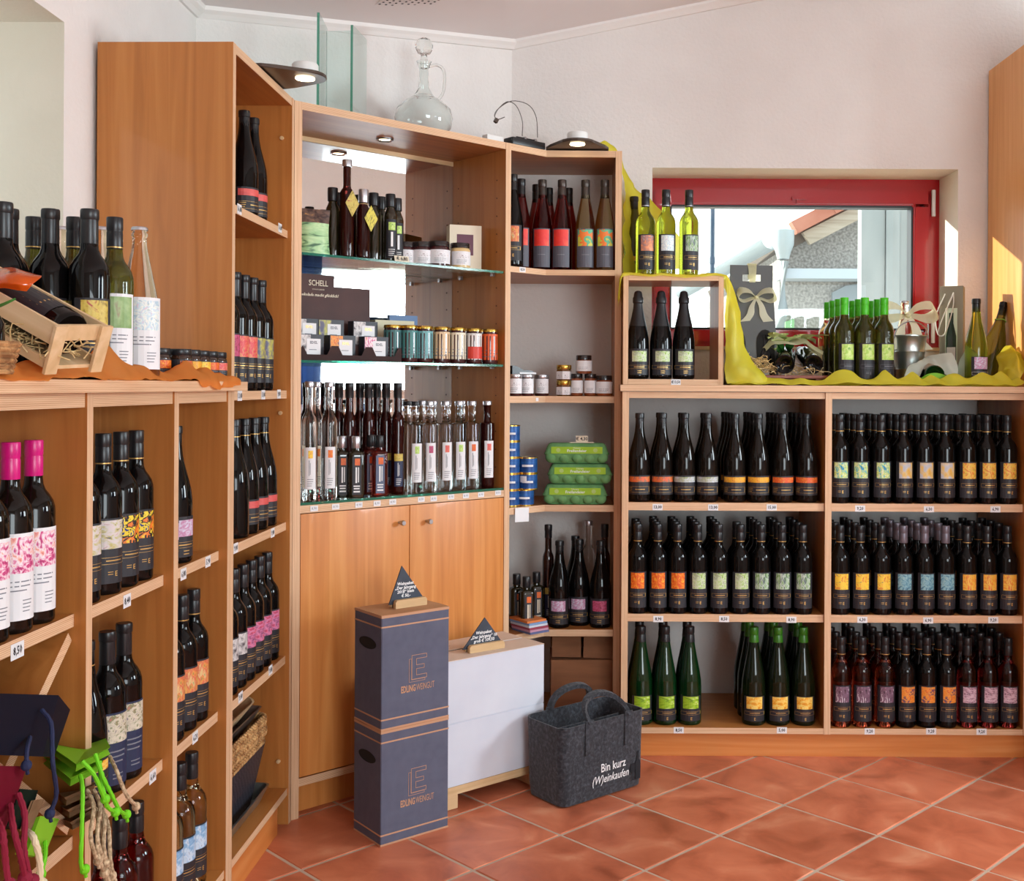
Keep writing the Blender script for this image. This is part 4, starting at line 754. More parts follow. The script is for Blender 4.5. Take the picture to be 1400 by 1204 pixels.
for u, y, c, lab in ((468, .075, SILVER, 'small dark flask with clear stopper at left of the four front flasks'), (487, .038, SILVER, 'small dark flask with clear stopper and dark emblem label'), (507, .092, BLACKP, 'small red flask with black cap behind the blue labelled flask'), (519, .036, BLACKP, 'small red flask with black cap and blue emblem label')):
    bottle('flask', OILG if c is SILVER else NECKR, c, cloc(csu(u, y), y, ZG), CRZ-.45, lab, 'small flasks on the glass top', 'flask', 'fiery strip', MATTE if c is SILVER else mat('label_bluegrey', srgb(92, 104, 130), .5), WINK, None, name='liqueur_flask')
Z1 = 1.7265
for u, y, kind, g, c, st, lab, nm in (
    (472.5, .060, 'twist', LIQ, SILVER, None, 'taller red liqueur bottle with silver cork and diamond hang tag', 'liqueur_bottle'), (495, .050, 'oil', LIQ, SILVER, None, 'shorter dark liqueur bottle with silver cork and yellow diamond tag', 'liqueur_bottle'),
    (453, .09, 'oil', OILG, BLACKP, None, 'dark oil bottle left of the diamond tag liqueur, upper glass shelf', 'oil_bottle'), (461, .16, 'oil', OILG, BLACKP, None, 'dark oil bottle behind the diamond tag liqueur, upper glass shelf', 'oil_bottle'), (489, .15, 'oil', OILG, BLACKP, None, 'dark oil bottle between the two tagged liqueurs, upper glass shelf', 'oil_bottle'),
    (509, .08, 'oil', OILG, BLACKP, None, 'dark oil bottle right of the yellow tag, upper glass shelf', 'oil_bottle'), (519, .125, 'oil', OILG, BLACKP, None, 'second dark oil bottle right of the yellow tag, upper glass shelf', 'oil_bottle'),
    (532, .060, 'oil', OILG, BLACKP, 'oil', 'dark vinegar bottle with white lettering on its black label', 'vinegar_bottle'), (541, .115, 'oil', OILG, BLACKP, 'oil', 'dark vinegar bottle half hidden behind the lettered one', 'vinegar_bottle')):
    t = bottle(kind, g, c, cloc(csu(u, y), y, Z1), CRZ-.3, lab, 'oils and liqueurs on the upper glass shelf', st, 'lime tile picture' if st else None, MATTE, WINK, None, name=nm)
    if kind == 'twist' or (kind == 'oil' and c is SILVER):
        z = .215 if kind == 'twist' else .172; t2 = .026; a = .5 if c is SILVER else 0
        bm = bmesh.new(); h = .042; w = .024
        uv = bm.loops.layers.uv.verify()
        quad(bm, [(0, -t2, z-2*h), (w, -t2-.001, z-h), (0, -t2, z), (-w, -t2+.001, z-h)], 0)
        quad(bm, [(0, -t2+.0012, z-2*h), (-w, -t2+.0022, z-h), (0, -t2+.0012, z), (w, -t2+.0002, z-h)], 0)
        mk('hang_tag', bm, ART['yellow dark picture'] if kind == 'twist' else art('art_yellowtag', [Q(205,190,60), Q(215,200,70), Q(90,80,40), Q(215,200,70)], 9, 40, 0, 'CONSTANT', (.3, 2, 1)), t, (0.004 if kind == 'twist' else .012, 0, 0), (0, 0, .3))
        bm = bmesh.new(); tube(bm, [(.014*math.sin(k*PI/8), -.014*math.cos(k*PI/8), z+.006) for k in range(17)], .0012, 6); mk('tag_string', bm, STRAW, t)
# --- bottles on the sekt box and the window worktop
def stand(kind, g, c, u, Y, z, yaw, lab, grp, st=None, pic=None, gr=None, pr=None, band=None, nm='wine_bottle'):
    return bottle(kind, g, c, (ray(u, 480)[0]*Y, Y, z), yaw, lab, grp, st, pic, gr, pr, band, name=nm)
BXZ = 1.7235
stand('bordeaux', YELG, BLACKP, 881.5, 3.985, BXZ, .2, 'left yellow-green bottle with orange picture on top of the wooden box', 'bottles on top of the wooden box', 'std', 'orange nude picture', None, GOLD, SILVER)
stand('bordeaux', YELG, BLACKP, 909.5, 3.980, BXZ, .15, 'middle yellow-green bottle with pale picture on top of the wooden box', 'bottles on top of the wooden box', 'std', 'pastel picture', None, GOLD, SILVER)
stand('bordeaux', YELG, BLACKP, 941, 3.985, BXZ, .3, 'right yellow-green bottle with dark label on top of the wooden box', 'bottles on top of the wooden box', 'std', 'green figure picture', None, GOLD, SILVER)
stand('burgundy', DYELG, BLACKP, 866, 4.10, BXZ-.006, .2, 'olive bottle at the back left against the yellow cloth, on wooden box', None, 'strip', 'golden glass picture')
for u, lab in ((872, 'left sparkling wine bottle inside the wooden box'), (903.5, 'middle sparkling wine bottle inside the wooden box'), (934.5, 'right sparkling wine bottle inside the wooden box')):
    stand('sekt', BLACKG, BLACKP, u, 3.945, 1.3485, .12, lab, 'sparkling wine in the wooden box', 'sekt', 'pale green picture', MATTE, GOLD)
cols = [(1154, 'left'), (1182, 'middle'), (1208.5, 'right')]
for k, (u, w) in enumerate(cols):
    x0 = ray(u, 480)[0]*3.955
    for d in range(4 if k == 0 else 3):
        lab = f'{w} front lime-capped bottle with green label on the window worktop' if d == 0 else f'lime-capped bottle {NTH[d]} back in the {w} column on the window worktop'
        bottle('bordeaux', GOLDW if (k == 0 and d == 3) else DYELG, GREENP, (x0-.002*d, 3.955+.076*d, TOP+.004), .25, lab, 'lime-capped bottles on the window worktop', 'std', 'lime tile picture', MATTE, INKG)
stand('burgundy', YELG, BLACKP, 1334.5, 3.975, TOP+.003, .2, 'upright yellow-green bottle with lilac picture at the right of window worktop', None, 'low', 'lilac picture', MATTE, WINK)
# ------------------------------------------------------------------ jars, tins, boxes
def jar(loc, yaw, r, h, bodym, lidm, lid_h, label, group, labm=None, pic=None, z0=.12, z1=.62, name='jar', cat='jar', seg=20, six=False, lab_ang=70, neck=.90):
    t = thing(name, label, cat, loc, yaw, group); sg = 6 if six else seg; b = h-lid_h
    bm = bmesh.new(); lathe(bm, [(0, .002), (r*.86, 0), (r*.98, .003), (r, .007), (r, b*.86), (r*.97, b*.93), (r*neck, b*.98), (r*neck, h-.003), (0, h-.003)], sg); mk('glass_body', bm, bodym, t, smooth=not six)
    bm = bmesh.new(); lr = r*(neck+.06 if not six else .95); lathe(bm, [(lr*.97, b), (lr, b+.001), (lr, h-.003), (lr*.96, h), (0, h)], seg); mk('lid', bm, lidm, t, smooth=True)
    if labm:
        bm = bmesh.new()
        if six:
            rr = r*math.cos(PI/6)+.0006
            for k in range(-1, 2):
                a = k*PI/3; M = Matrix.Rotation(a, 3, 'Z'); w = r*.5
                quad(bm, [M @ Vector(p) for p in ((-w, -rr, h*z0), (w, -rr, h*z0), (w, -rr, h*z1), (-w, -rr, h*z1))], 1 if pic else 0)
        else:
            patch(bm, r, -lab_ang, lab_ang, h*z0, h*z1, 0, .0005, 12)
            if pic: patch(bm, r, -lab_ang*.5, lab_ang*.6, h*(z0+(z1-z0)*.45), h*(z1-.04), 1, .0008, 8)
            lines(bm, r, -lab_ang*.5, lab_ang*.4, h*(z0+.05), h*(z0+(z1-z0)*.42), 3, 2)
        mk('label', bm, [labm, ART[pic] if pic else labm, INKG], t)
    return t
JHONEY = mat('dark_honey', (.045, .010, .012, 1), .08, coat=.5); JAMBER = mat('amber_jam', (.22, .055, .018, 1), .08, coat=.5); JCREAM = mat('cream_honey', srgb(214, 184, 130), .3, coat=.4)
DARKLID = mat('dark_lid', (.018, .012, .012, 1), .25, coat=.4); FLORA = art('art_flora', [Q(60,40,50), Q(228,226,228), Q(230,228,230), Q(226,224,226), Q(120,80,90)], 4, 50, 1)
ART['flora'] = FLORA
for u, y, r, h, bm_, lab in ((598, .075, .040, .088, JHONEY, 'large dark red jam jar with white flower label, upper glass shelf'), (627.5, .060, .036, .088, JCREAM, 'cream honey jar with white flower label, upper glass shelf'), (575, .10, .036, .084, JHONEY, 'dark jam jar third from right on upper glass shelf'), (553, .13, .036, .082, JHONEY, 'dark jam jar farthest left behind the price card, upper glass shelf')):
    jar(cloc(csu(u, y), y, Z1), CRZ-.35, r, h, bm_, DARKLID, .018, lab, 'jam jars on the upper glass shelf', PAPER, 'flora', .12, .66)
pc = thing('price_card', 'small cream price card standing on upper glass shelf before the jam jars', 'sign', cloc(csu(549, .02), .022, Z1), CRZ); bx('card', -.028, .028, 0, .001, 0, .021, CREAM, pc, rot=(-.25, 0, 0)); lettering('€ 6,80', .016, INK, pc, (0, -.0008, .0105), (PI/2-.25, 0, 0), bold=.0003)
gb = thing('gift_box', 'cream card gift box with purple window standing behind the honey jars', 'box', cloc(csu(634, .12), .115, Z1), CRZ-.40)
bx('carton', -.058, .058, 0, .05, 0, .165, CREAM, gb); bx('window', -.032, .028, -.0008, 0, .058, .132, art('art_purplebox', [Q(50,20,35), Q(90,40,60), Q(110,60,80)], 8, 51, 1), gb)
pch = thing('snack_pouch', 'green and brown patterned snack pouch at the left of upper glass shelf', 'pouch', cloc(csu(430, .06), .065, Z1), CRZ-.2)
bm = bmesh.new(); nx, nz = 8, 10; g = {}
for i in range(nx+1):
    for j in range(nz+1):
        x = (i/nx-.5)*(.098-.01*math.sin(PI*j/nz)); z = .145*j/nz; d = .020*math.sin(PI*i/nx)**.6*(1-(j/nz)**3)+.001
        for s in (-1, 1): g[i, j, s] = bm.verts.new((x, s*d, z))
for i in range(nx):
    for j in range(nz):
        for s in (-1, 1):
            f = bm.faces.new((g[i, j, s], g[i+1, j, s], g[i+1, j+1, s], g[i, j+1, s])); f.material_index = 0 if j < 7 else 1
bmesh.ops.remove_doubles(bm, verts=bm.verts, dist=.0012)
mk('pouch_body', bm, [noisy('pouch_green', [(.35, srgb(70, 110, 80)), (.45, srgb(160, 205, 150)), (.6, srgb(196, 226, 176)), (.7, srgb(120, 170, 120))], (10, 10, 40), 3, 1.5, .35), noisy('pouch_brown', [(.35, srgb(60, 42, 40)), (.6, srgb(110, 84, 72)), (.7, srgb(180, 130, 70))], (40, 40, 60), 3, 1, .4)], pch, smooth=True)
# chocolate display on the lower glass shelf
ZG2 = 1.3965
cdp = thing('chocolate_display', 'dark brown card chocolate display with stepped back panel, lower glass shelf', 'display', cloc(0, 0, ZG2), CRZ)
s0, s1, s2, s3 = .030, csu(456, .17), csu(505, .17), csu(546, .03)
bm = bmesh.new()
prof = [(s0, .0), (s2, .0), (s2, .247), (s1, .247), (s1, .283), (s0, .283)]
a = [bm.verts.new((x, .170, z)) for x, z in prof]; b2 = [bm.verts.new((x, .174, z)) for x, z in prof]; bm.faces.new(a); bm.faces.new(b2[::-1])
for k in range(6): bm.faces.new((a[k], b2[k], b2[(k+1) % 6], a[(k+1) % 6]))
mk('back_panel', bm, CHOC, cdp)
bm = bmesh.new(); pr = []
for k in range(3):
    x0 = s0+(s3-s0)*k/3; x1 = s0+(s3-s0)*(k+1)/3; w = x1-x0
    pr += [(x0, .046 if k else .030), (x0+w*.10, .046), (x0+w*.22, .018), (x0+w*.78, .018), (x0+w*.90, .046)]
pr += [(s3, .046)]
lo = [bm.verts.new((x, .020, 0)) for x, z in pr]; hi = [bm.verts.new((x, .020, z)) for x, z in pr]
for k in range(len(pr)-1): bm.faces.new((lo[k], lo[k+1], hi[k+1], hi[k]))
bmesh.ops.solidify(bm, geom=bm.faces[:], thickness=.002)
mk('front_tray', bm, CHOC, cdp); bx('tray_floor', s0, s3, .023, .169, 0, .002, CHOC, cdp); bx('tray_side', s3-.002, s3, .0235, .12, .0021, .046, CHOC, cdp)
CB = mat('choc_box_dark', srgb(44, 46, 54), .45)
for k, (u, y, z, pic, lab) in enumerate(((424, .045, .0025, 'grey portrait picture', 'front left'), (468, .045, .0025, 'orange fruit picture', 'front middle'), (514, .045, .0025, 'pink picture', 'front right'), (418, .09, .0535, 'grey portrait picture', 'back left'), (452, .09, .0535, 'moon picture', 'back middle'), (499, .09, .0535, 'grey portrait picture', 'back right'))):
    s = csu(u, y); s = max(s, s0+.048); h = .079
    t = thing('chocolate_box', f'{lab} small chocolate box with white label in the brown display', 'box', cloc(s, y, ZG2+z), CRZ, 'chocolate boxes in the display')
    bx('carton', -.046, .046, 0, .034, 0, h, CB, t); bm = bmesh.new(); quad(bm, [(-.044, -.0006, .003), (.0, -.0006, .003), (.0, -.0006, h-.002), (-.044, -.0006, h-.002)]); mk('picture', bm, ART[pic], t)
    bm = bmesh.new(); quad(bm, [(-.014, -.0012, .016), (.034, -.0012, .016), (.034, -.0012, h-.014), (-.014, -.0012, h-.014)], 0); quad(bm, [(-.006, -.0016, .030), (.020, -.0016, .030), (.020, -.0016, .032), (-.006, -.0016, .032)], 1); mk('label', bm, [PAPER, INKG], t)
    lettering('EDEL', .012, GOLD if k % 2 else INKG, t, (.010, -.0018, h-.026), bold=.0003, res=1)
# upper boxes rest on an inner step
bx('inner_step', s0+.001, csu(520, .1),   .084, .128, .0025, .0530, CHOC, cdp)
lettering('SCHELL', .026, CREAM, cdp, (csu(434, .17), .1692, .254), bold=.0002, sx=.8); lettering('SCHOKOLADEN', .006, CREAM, cdp, (csu(434, .17), .1692, .234), res=1)
lettering('Schokolade macht glücklich!', .0135, CREAM, cdp, (csu(431, .17)+.005, .1692, .216), bold=.0003, res=1, shear=.3)
for k, (u, col, lab) in enumerate(((536, (60, 110, 110), 'dark teal, hidden behind display'), (558.5, (70, 130, 128), 'dark teal'), (579, (110, 168, 172), 'light blue'), (602.5, (222, 190, 150), 'peach'), (624.5, (226, 220, 196), 'cream'), (646.5, (222, 216, 212), 'white and red'), (668.5, (220, 92, 40), 'orange'))):
    y = .050 if k else .07; m = mat('honeylabel_%d' % k, srgb(*col), .45)
    t = jar(cloc(csu(u, y), y, ZG2), CRZ-.3, .0295, .124, JHONEY, GOLDL, .010, f'tall honey jar with {lab} label on the lower glass shelf', 'tall honey jars on the lower glass shelf', m, None, .12, .86, lab_ang=165, neck=.95)
    if k == 5:
        bm = bmesh.new(); patch(bm, .0295, -60, 100, .018, .060, 0, .0009, 12); mk('red_band', bm, mat('honeylabel_red', srgb(208, 62, 48), .45), t)
t = thing('card_box', 'pale cream flat box with blue lid behind the honey jars', 'box', cloc(csu(548, .15), .19, ZG2), CRZ-.1)
bx('carton', -.075, .075, 0, .04, 0, .148, mat('pale_card', srgb(214, 206, 176), .6), t); bx('blue_flap', .0, .11, .041, .06, 0, .170, mat('blue_card', srgb(92, 120, 160), .5), t)
# narrow corner unit: jars
ZN = 1.2845
def nl(u, Y, z): return (ray(u, 530)[0]*Y, Y, z)
for u, Y, lab in ((704, 3.915, 'left jar with silver lid on corner unit second shelf'), (720, 3.955, 'middle jar with silver lid on corner unit second shelf'), (740.5, 4.020, 'right jar with silver lid on corner unit second shelf')):
    jar(nl(u, Y, ZN), 0, .0265, .078, JHONEY, SILVER, .014, lab, 'silver lid jars on the corner unit', PAPER, 'flora', .12, .80, neck=.95)
pz_ = thing('dark_pouch', 'folded black pouch with white edge lying on the silver lid jars', 'pouch', (nl(713, 3.96, 0)[0], 3.96, ZN+.0785), .6)
bm = bmesh.new(); 
for k in range(7):
    x = -.05+.017*k; zt = .030-.0042*k+.004*math.sin(k*1.7)
    for y in (-.018, .018): bm.verts.new((x, y, .0005)); bm.verts.new((x, y, zt))
bm.verts.ensure_lookup_table(); V = bm.verts
for k in range(6):
    i = 4*k; j = i+4
    for q in ((i, j, j+1, i+1), (i+2, i+3, j+3, j+2), (i+1, j+1, j+3, i+3), (i, i+2, j+2, j)): bm.faces.new([V[n] for n in q])
bm.faces.new([V[0], V[1], V[3], V[2]]); bm.faces.new([V[24], V[26], V[27], V[25]])
mk('pouch_body', bm, mat('black_pouch', srgb(30, 32, 38), .3), pz_, smooth=True); bx('white_edge', -.02, .05, -.0195, -.0185, .001, .007, PAPER, pz_)
for k, lab in ((0, 'lower hexagonal jar with gold lid on corner unit second shelf'), (1, 'upper hexagonal jar with gold lid stacked on another, corner unit')):
    jar(nl(771, 4.03, ZN+.0575*k), .3, .029, .057, JCREAM if 0 else mat('pale_jam', srgb(120, 78, 40), .15, coat=.4), GOLDL, .017, lab, 'gold lid jars on the corner unit', CREAM, 'flora', .08, .58, six=True)
for u, Y, z, r, h, lab in ((788.5, 4.030, ZN, .0225, .082, 'left slender amber jar with white label under another jar'), (807, 4.030, ZN, .0225, .082, 'right slender amber jar with white label under another jar'), (798, 4.030, ZN+.0825, .030, .068, 'dark jar with white label stacked on two slender amber jars'), (826, 4.020, ZN, .0310, .076, 'squat amber jar with black lid at right of corner unit second shelf')):
    jar(nl(u, Y, z), 0, r, h, JAMBER, DARKLID, .017, lab, 'black lid jars on the corner unit', PAPER, None, .14, .70, lab_ang=80)
# tins
ZT = .8865; BLUEC = noisy('tin_blue', [(.35, srgb(24, 62, 120)), (.6, srgb(36, 92, 158))], (10, 10, 60), 2, 0, .35, metal=.2)
def tin(loc, r, h, lab, grp, white):
    t = thing('tin_can', lab, 'tin', loc, -.1, grp)
    bm = bmesh.new(); lathe(bm, [(0, .001), (r, .001), (r, h-.001), (0, h-.001)], 20); mk('tin_body', bm, BLUEC, t, smooth=True)
    bm = bmesh.new(); 
    bm.free()
    for z in (.0, h-.004):
        bm = bmesh.new(); lathe(bm, [(r-.002, z), (r+.0012, z), (r+.0012, z+.004), (r-.002, z+.004)], 20); mk('rim', bm, GOLDL, t, smooth=True)
    bm = bmesh.new(); patch(bm, r, -30, 40, h*.42, h*.55, 0, .0006); 
    if white: patch(bm, r, -45, 0, h*.45, h*.85, 0, .0007)
    mk('label', bm, PAPER, t)
for k in range(3): tin(nl(721+(-3 if k == 0 else 1.5), 3.975, ZT+.0585*k), .0345, .058, ('lowest', 'middle', 'top')[k]+' blue tin of the short stack beside the egg cartons', 'short stack of blue tins', k == 1)
for k in range(5): tin((nl(701, 3.935, 0)[0]-.008, 3.955, ZT+.0585*k), .0345, .058, ('lowest', 'second', 'third', 'fourth', 'topmost')[k]+' blue tin of the tall stack against the left post', 'tall stack of blue tins', False)
# egg cartons
EGG = noisy('egg_carton_pulp', [(.3, srgb(92, 146, 90)), (.7, srgb(120, 172, 112))], (25, 25, 25), 3, 0, .9, bump=.2); EGGL = noisy('egg_label', [(.35, srgb(146, 186, 36)), (.65, srgb(172, 206, 56))], (12, 12, 12), 2, 0, .6)
for k in range(3):
    z = ZT+.0755*k; u = (787, 793.5, 789)[k]; x = nl(u, 4.03, 0)[0]
    t = thing('egg_carton', ('lowest', 'middle', 'top')[k]+' green ten-egg carton of the stack on corner unit third shelf', 'egg carton', (x, 4.035, z), 0, 'stack of egg cartons')
    bm = bmesh.new(); W, D = .118, .048
    secs = [(.004, .80, .60), (.018, .93, .82), (.031, 1.0, 1.0), (.034, 1.02, 1.03)]
    def ringv(z, fx, fy, bumps):
        out = []
        for q in range(40):
            a = 2*PI*q/40; cx, sy = math.cos(a), math.sin(a); sx = (abs(cx)**.35)*math.copysign(1, cx); ss = (abs(sy)**.35)*math.copysign(1, sy)
            bulge = 1+bumps*.10*(abs(math.cos(PI*5*(sx*.5+.5)))-.5)*abs(ss)**3
            out.append(bm.verts.new((W*fx*sx, D*fy*ss*bulge, z)))
        return out
    R = [ringv(.0005, .86, .70, 0)]+[ringv(z_, a_, b_, bu) for (z_, a_, b_), bu in zip(secs, (1, 1.2, .4, 0))]
    for a, b2 in zip(R, R[1:]):
        for q in range(40): bm.faces.new((a[q], a[(q+1) % 40], b2[(q+1) % 40], b2[q]))
    bm.faces.new(R[0][::-1]); bm.faces.new(R[-1])
    for i in range(5):
        cx = -.094+.047*i
        for sy in (-1, 1): bmesh.ops.create_uvsphere(bm, u_segments=12, v_segments=8, radius=.0220, matrix=Matrix.Translation((cx, sy*.0295, .0226)))
    mk('carton_base', bm, EGG, t, smooth=True)
    bm = bmesh.new(); R = [ringv(.0345, 1.02, 1.03, 0), ringv(.037, 1.0, 1.0, 0), ringv(.060, .93, .80, 0), ringv(.070, .88, .66, 0), ringv(.0735, .80, .55, 0)]
    for a, b2 in zip(R, R[1:]):
        for q in range(40): bm.faces.new((a[q], a[(q+1) % 40], b2[(q+1) % 40], b2[q]))
    bm.faces.new(R[0][::-1]); bm.faces.new(R[-1]); mk('carton_lid', bm, EGG, t, smooth=True)
    tl = math.atan2(.0098, .023)
    lb = bx('label', -.094, .094, -.0008, 0, .0, .026, EGGL, t, loc=(0, -.0492, .0365), rot=(-tl, 0, 0))
    for xx in (-.068, .068):
        bm = bmesh.new(); lathe(bm, [(0, -.0004), (.008, -.0004), (.008, .0004), (0, .0004)], 14, M=Matrix.Translation((xx, -.0012, .013)) @ Matrix.Rotation(PI/2, 4, 'X')); mk('emblem', bm, mat('egg_emblem', srgb(176, 200, 120), .6), lb)
    lettering('Freilandeier', .015, WINK, lb, (0, -.0014, .010), bold=.0002); lettering('Unsere', .009, WINK, lb, (0, -.0014, .021), res=1)
t = thing('price_card', 'handwritten cream price card in a holder on the top egg carton', 'sign', (nl(796, 4.02, 0)[0], 4.02, ZT+.2255), 0)
bx('holder', -.045, .045, -.008, .008, .0, .003, CREAM, t); bx('card', -.022, .022, -.0006, .0006, .003, .026, CREAM, t); lettering('€ 4,30', .016, INK, t, (0, -.0012, .0145), bold=.0004)
# magazines, note, brown boxes in the corner unit
for k in range(6):
    c = [(214, 120, 60), (120, 150, 190), (200, 205, 215), (150, 60, 80), (190, 140, 160), (90, 100, 140)][k]
    t = bx('booklet', -.05, .035, -.06, .05, 0, .0075, [mat('booklet_%d' % k, srgb(*c), .45)], None, loc=(-.148+.002*k, 3.968, .4315+.008*(5-k)), rot=(0, 0, .72+.05*jit(1)))
    tag(t, ['topmost orange booklet', 'second booklet from top, blue', 'third booklet from top, pale grey', 'fourth booklet from top, dark red', 'fifth booklet from top, pink', 'lowest booklet, dark blue'][k]+' of the pile in corner unit', 'booklet', 'pile of booklets')
nt_ = bx('paper_note', -.034, .030, -.0006, 0, -.05, 0, PAPER, None, loc=(-.170, 3.905, .884), rot=(-.03, .03, math.atan2(.1125, .1231))); tag(nt_, 'small white paper note hanging from the front of corner unit third shelf', 'note')
t = thing('cardboard_box', 'brown cardboard box with raised flaps at the bottom of corner unit', 'box', (.045, 4.125, .1095), .04)
bx('carton', -.115, .115, -.10, .10, 0, .20, DCARD, t); bx('flap', -.112, -.004, -.004, 0, 0, .085, DCARD, t, loc=(0, -.085, .205), rot=(-.55, .02, 0)); bx('flap', .004, .112, -.004, 0, 0, .095, DCARD, t, loc=(0, -.085, .205), rot=(-.35, .05, 0)); bx('flap', -.112, .112, 0, .003, 0, .07, DCARD, t, loc=(0, .095, .202), rot=(-.2, 0, 0))
# ------------------------------------------------------------------ slate-blue wine cartons
DIRF = math.atan2(.144, .176)
def wine_carton(z, lab):
    t = thing('wine_carton', lab, 'box', (-.536, 3.113, z), DIRF, 'slate blue wine cartons'); W, D, Hh = .228, .160, .3275
    bm = bmesh.new(); box(bm, 0, W, 0, D, .0005, Hh-.0005); bmesh.ops.bevel(bm, geom=bm.edges[:], offset=.0018, segments=2, affect='EDGES'); mk('carton_body', bm, GREYBOX, t, smooth=True)
    e = .0006
    for z0, z1 in ((.0, .0055), (.028, .0325), (Hh-.006, Hh), (Hh-.034, Hh-.0295)):
        bm = bmesh.new(); box(bm, -e, W+e, -e, D+e, z0+.0002, z1+(.0004 if z1 == Hh else 0)); mk('printed_stripe', bm, COPPER, t)
    bm = bmesh.new(); box(bm, -.0004, W+.0004, .0, .0775, Hh+.0004, Hh+.0026); box(bm, .0, W, .0805, D, Hh+.0004, Hh+.0016); mk('top_flap', bm, CARD, t)
    # hand hole: dark oval with a rim on the left side
    bm = bmesh.new(); M = Matrix.Translation((-.0002, D*.50, Hh-.088)) @ Matrix.Rotation(-PI/2, 4, 'Y') @ Matrix.Scale(3.0, 4, (0, 1, 0)); lathe(bm, [(0, 0), (.0150, 0), (.0150, .0008), (.0165, .0012), (.0165, 0)], 24, M=M)
    mk('hand_hole', bm, DARK, t)
    # logo: outlined stepped E and the name below
    def outline(pts, w=.0013):
        bm = bmesh.new(); n = len(pts)
        for k in range(n):
            (x0, z0), (x1, z1) = pts[k], pts[(k+1) % n]; box(bm, min(x0, x1)-w/2, max(x0, x1)+w/2, -.0011, -.0007, min(z0, z1)-w/2, max(z0, z1)+w/2)
        return bm
    ox, oz, s = .100, .132, .070
    E = [(0, 0), (.72, 0), (.72, .16), (.22, .16), (.22, .42), (.60, .42), (.60, .58), (.22, .58), (.22, .84), (.72, .84), (.72, 1), (0, 1)]
    o = mk('printed_emblem', outline([(ox+a*s, oz+b_*s) for a, b_ in E]), COPPER, t)
    bm = outline([(ox-.009, oz-.007), (ox+.72*s-.006, oz-.007), (ox+.72*s-.006, oz-.001), (ox-.001, oz-.001), (ox-.001, oz+s*.86), (ox-.009, oz+s*.86)], .0010); mk('printed_emblem', bm, COPPER, t)
    lettering('EDLING', .027, COPPER, t, (ox-.036, -.0009, oz-.026), bold=.0008, align='LEFT', sx=.52); lettering('WEINGUT', .027, COPPER, t, (ox+.0155, -.0009, oz-.026), align='LEFT', sx=.50)
    return t
wine_carton(0.0003, 'lower slate blue wine carton with copper emblem, standing on the tiles'); wine_carton(.3308, 'upper slate blue wine carton with copper emblem and slate sign on top')
# white cartons on a small pallet
WD = math.atan2(.643, .766); W0 = (-.347-.070*.766, 3.401-.070*.643)
def white_carton(z, h, lab, top):
    t = thing('white_carton', lab, 'box', (*W0, z), WD, 'white cartons'); W, D = .4155, .235
    bm = bmesh.new(); box(bm, 0, W, 0, D, 0, h); bmesh.ops.bevel(bm, geom=bm.edges[:], offset=.002, segments=2, affect='EDGES'); mk('carton_body', bm, WHITEBOX, t, smooth=True)
    if top:
        bm = bmesh.new(); box(bm, .0, W, .0, .108, h+.0004, h+.0024); mk('top_flap', bm, mat('flap_beige', srgb(216, 196, 180), .75), t)
        bm = bmesh.new(); box(bm, .0, W, .120, D, h+.0004, h+.0022); mk('top_flap', bm, MATS['flap_beige'], t); bx('gap', .002, W*.7, .1085, .1195, h+.0003, h+.0008, DARK, t)
        lettering('Weingut', .030, DCARD, t, (.10, .175, h+.0028), (0, 0, 0), bold=.0003)
    return t
white_carton(.0705, .1975, 'lower white carton on the small wooden pallet', False); white_carton(.2685, .1935, 'upper white carton with slate price sign on top', True)
pt = thing('pallet', 'small pale wooden pallet under the white cartons', 'pallet', (*W0, 0), WD)
for k, (a, b2) in enumerate(((0, .07), (.083, .153), (.165, .235))): bx('board', -.004, .42, a, b2, .045, .070, PINE, pt)
for x in (.025, .37): bx('block', x, x+.05, 0.004, .23, 0.0003, .0447, PINE, pt)
# slate triangle signs
def slate_sign(loc, rz, b, h, apex, txt, size, lab):
    t = thing('slate_sign', lab, 'sign', loc, rz, 'slate triangle price signs')
    bm = bmesh.new(); 
    for y in (-.002, .002):
        for p in ((-b/2, .010), (b/2, .010), (apex, .010+h)): bm.verts.new((p[0], y, p[1]))
    bm.verts.ensure_lookup_table(); v = bm.verts; bm.faces.new((v[0], v[1], v[2])); bm.faces.new((v[5], v[4], v[3]))
    for i, j in ((0, 1), (1, 2), (2, 0)): bm.faces.new((v[i], v[i+3], v[j+3], v[j]))
    sl = mk('slate_plate', bm, SLATE, t, rot=(-.10, 0, 0)); lettering(txt, size, WINK, sl, (apex*.35, -.0026, .010+h*.36), bold=.0003, shear=.2)
    bm = bmesh.new(); pts = [(-b*.40, 0), (b*.46, 0), (b*.46, .018), (b*.42, .024), (-b*.36, .024), (-b*.40, .018)]
    a = [bm.verts.new((x, -.020, z)) for x, z in pts]; c = [bm.verts.new((x, -.006, z)) for x, z in pts]; d = [bm.verts.new((x, .006, z)) for x, z in pts]
    bm.faces.new(a); bm.faces.new(c[::-1])
    for k in range(6): bm.faces.new((a[k], c[k], c[(k+1) % 6], a[(k+1) % 6]))
    mk('wood_stand', bm, PINE, t); bx('back_stand', -b*.40, b*.46, .008, .02, .0, .014, PINE, t)
MB1 = frame(-.536, 3.113, 0, DIRF)
slate_sign(MB1 @ Vector((.128, .075, .6618)), DIRF, .125, .110, -.012, 'Weinpaket\n„Der Jahrgang\n2018“ klein\n€ 50,-', .0125, 'small slate triangle price sign on the slate blue carton')
MB2 = frame(*W0, 0, WD)
slate_sign(MB2 @ Vector((.205, .055, .4650)), WD-.05, .155, .092, .012, 'Weinpaket\n„Der Jahrgang“ 18\ngroß € 109,50', .0135, 'wider slate triangle price sign on the white carton')
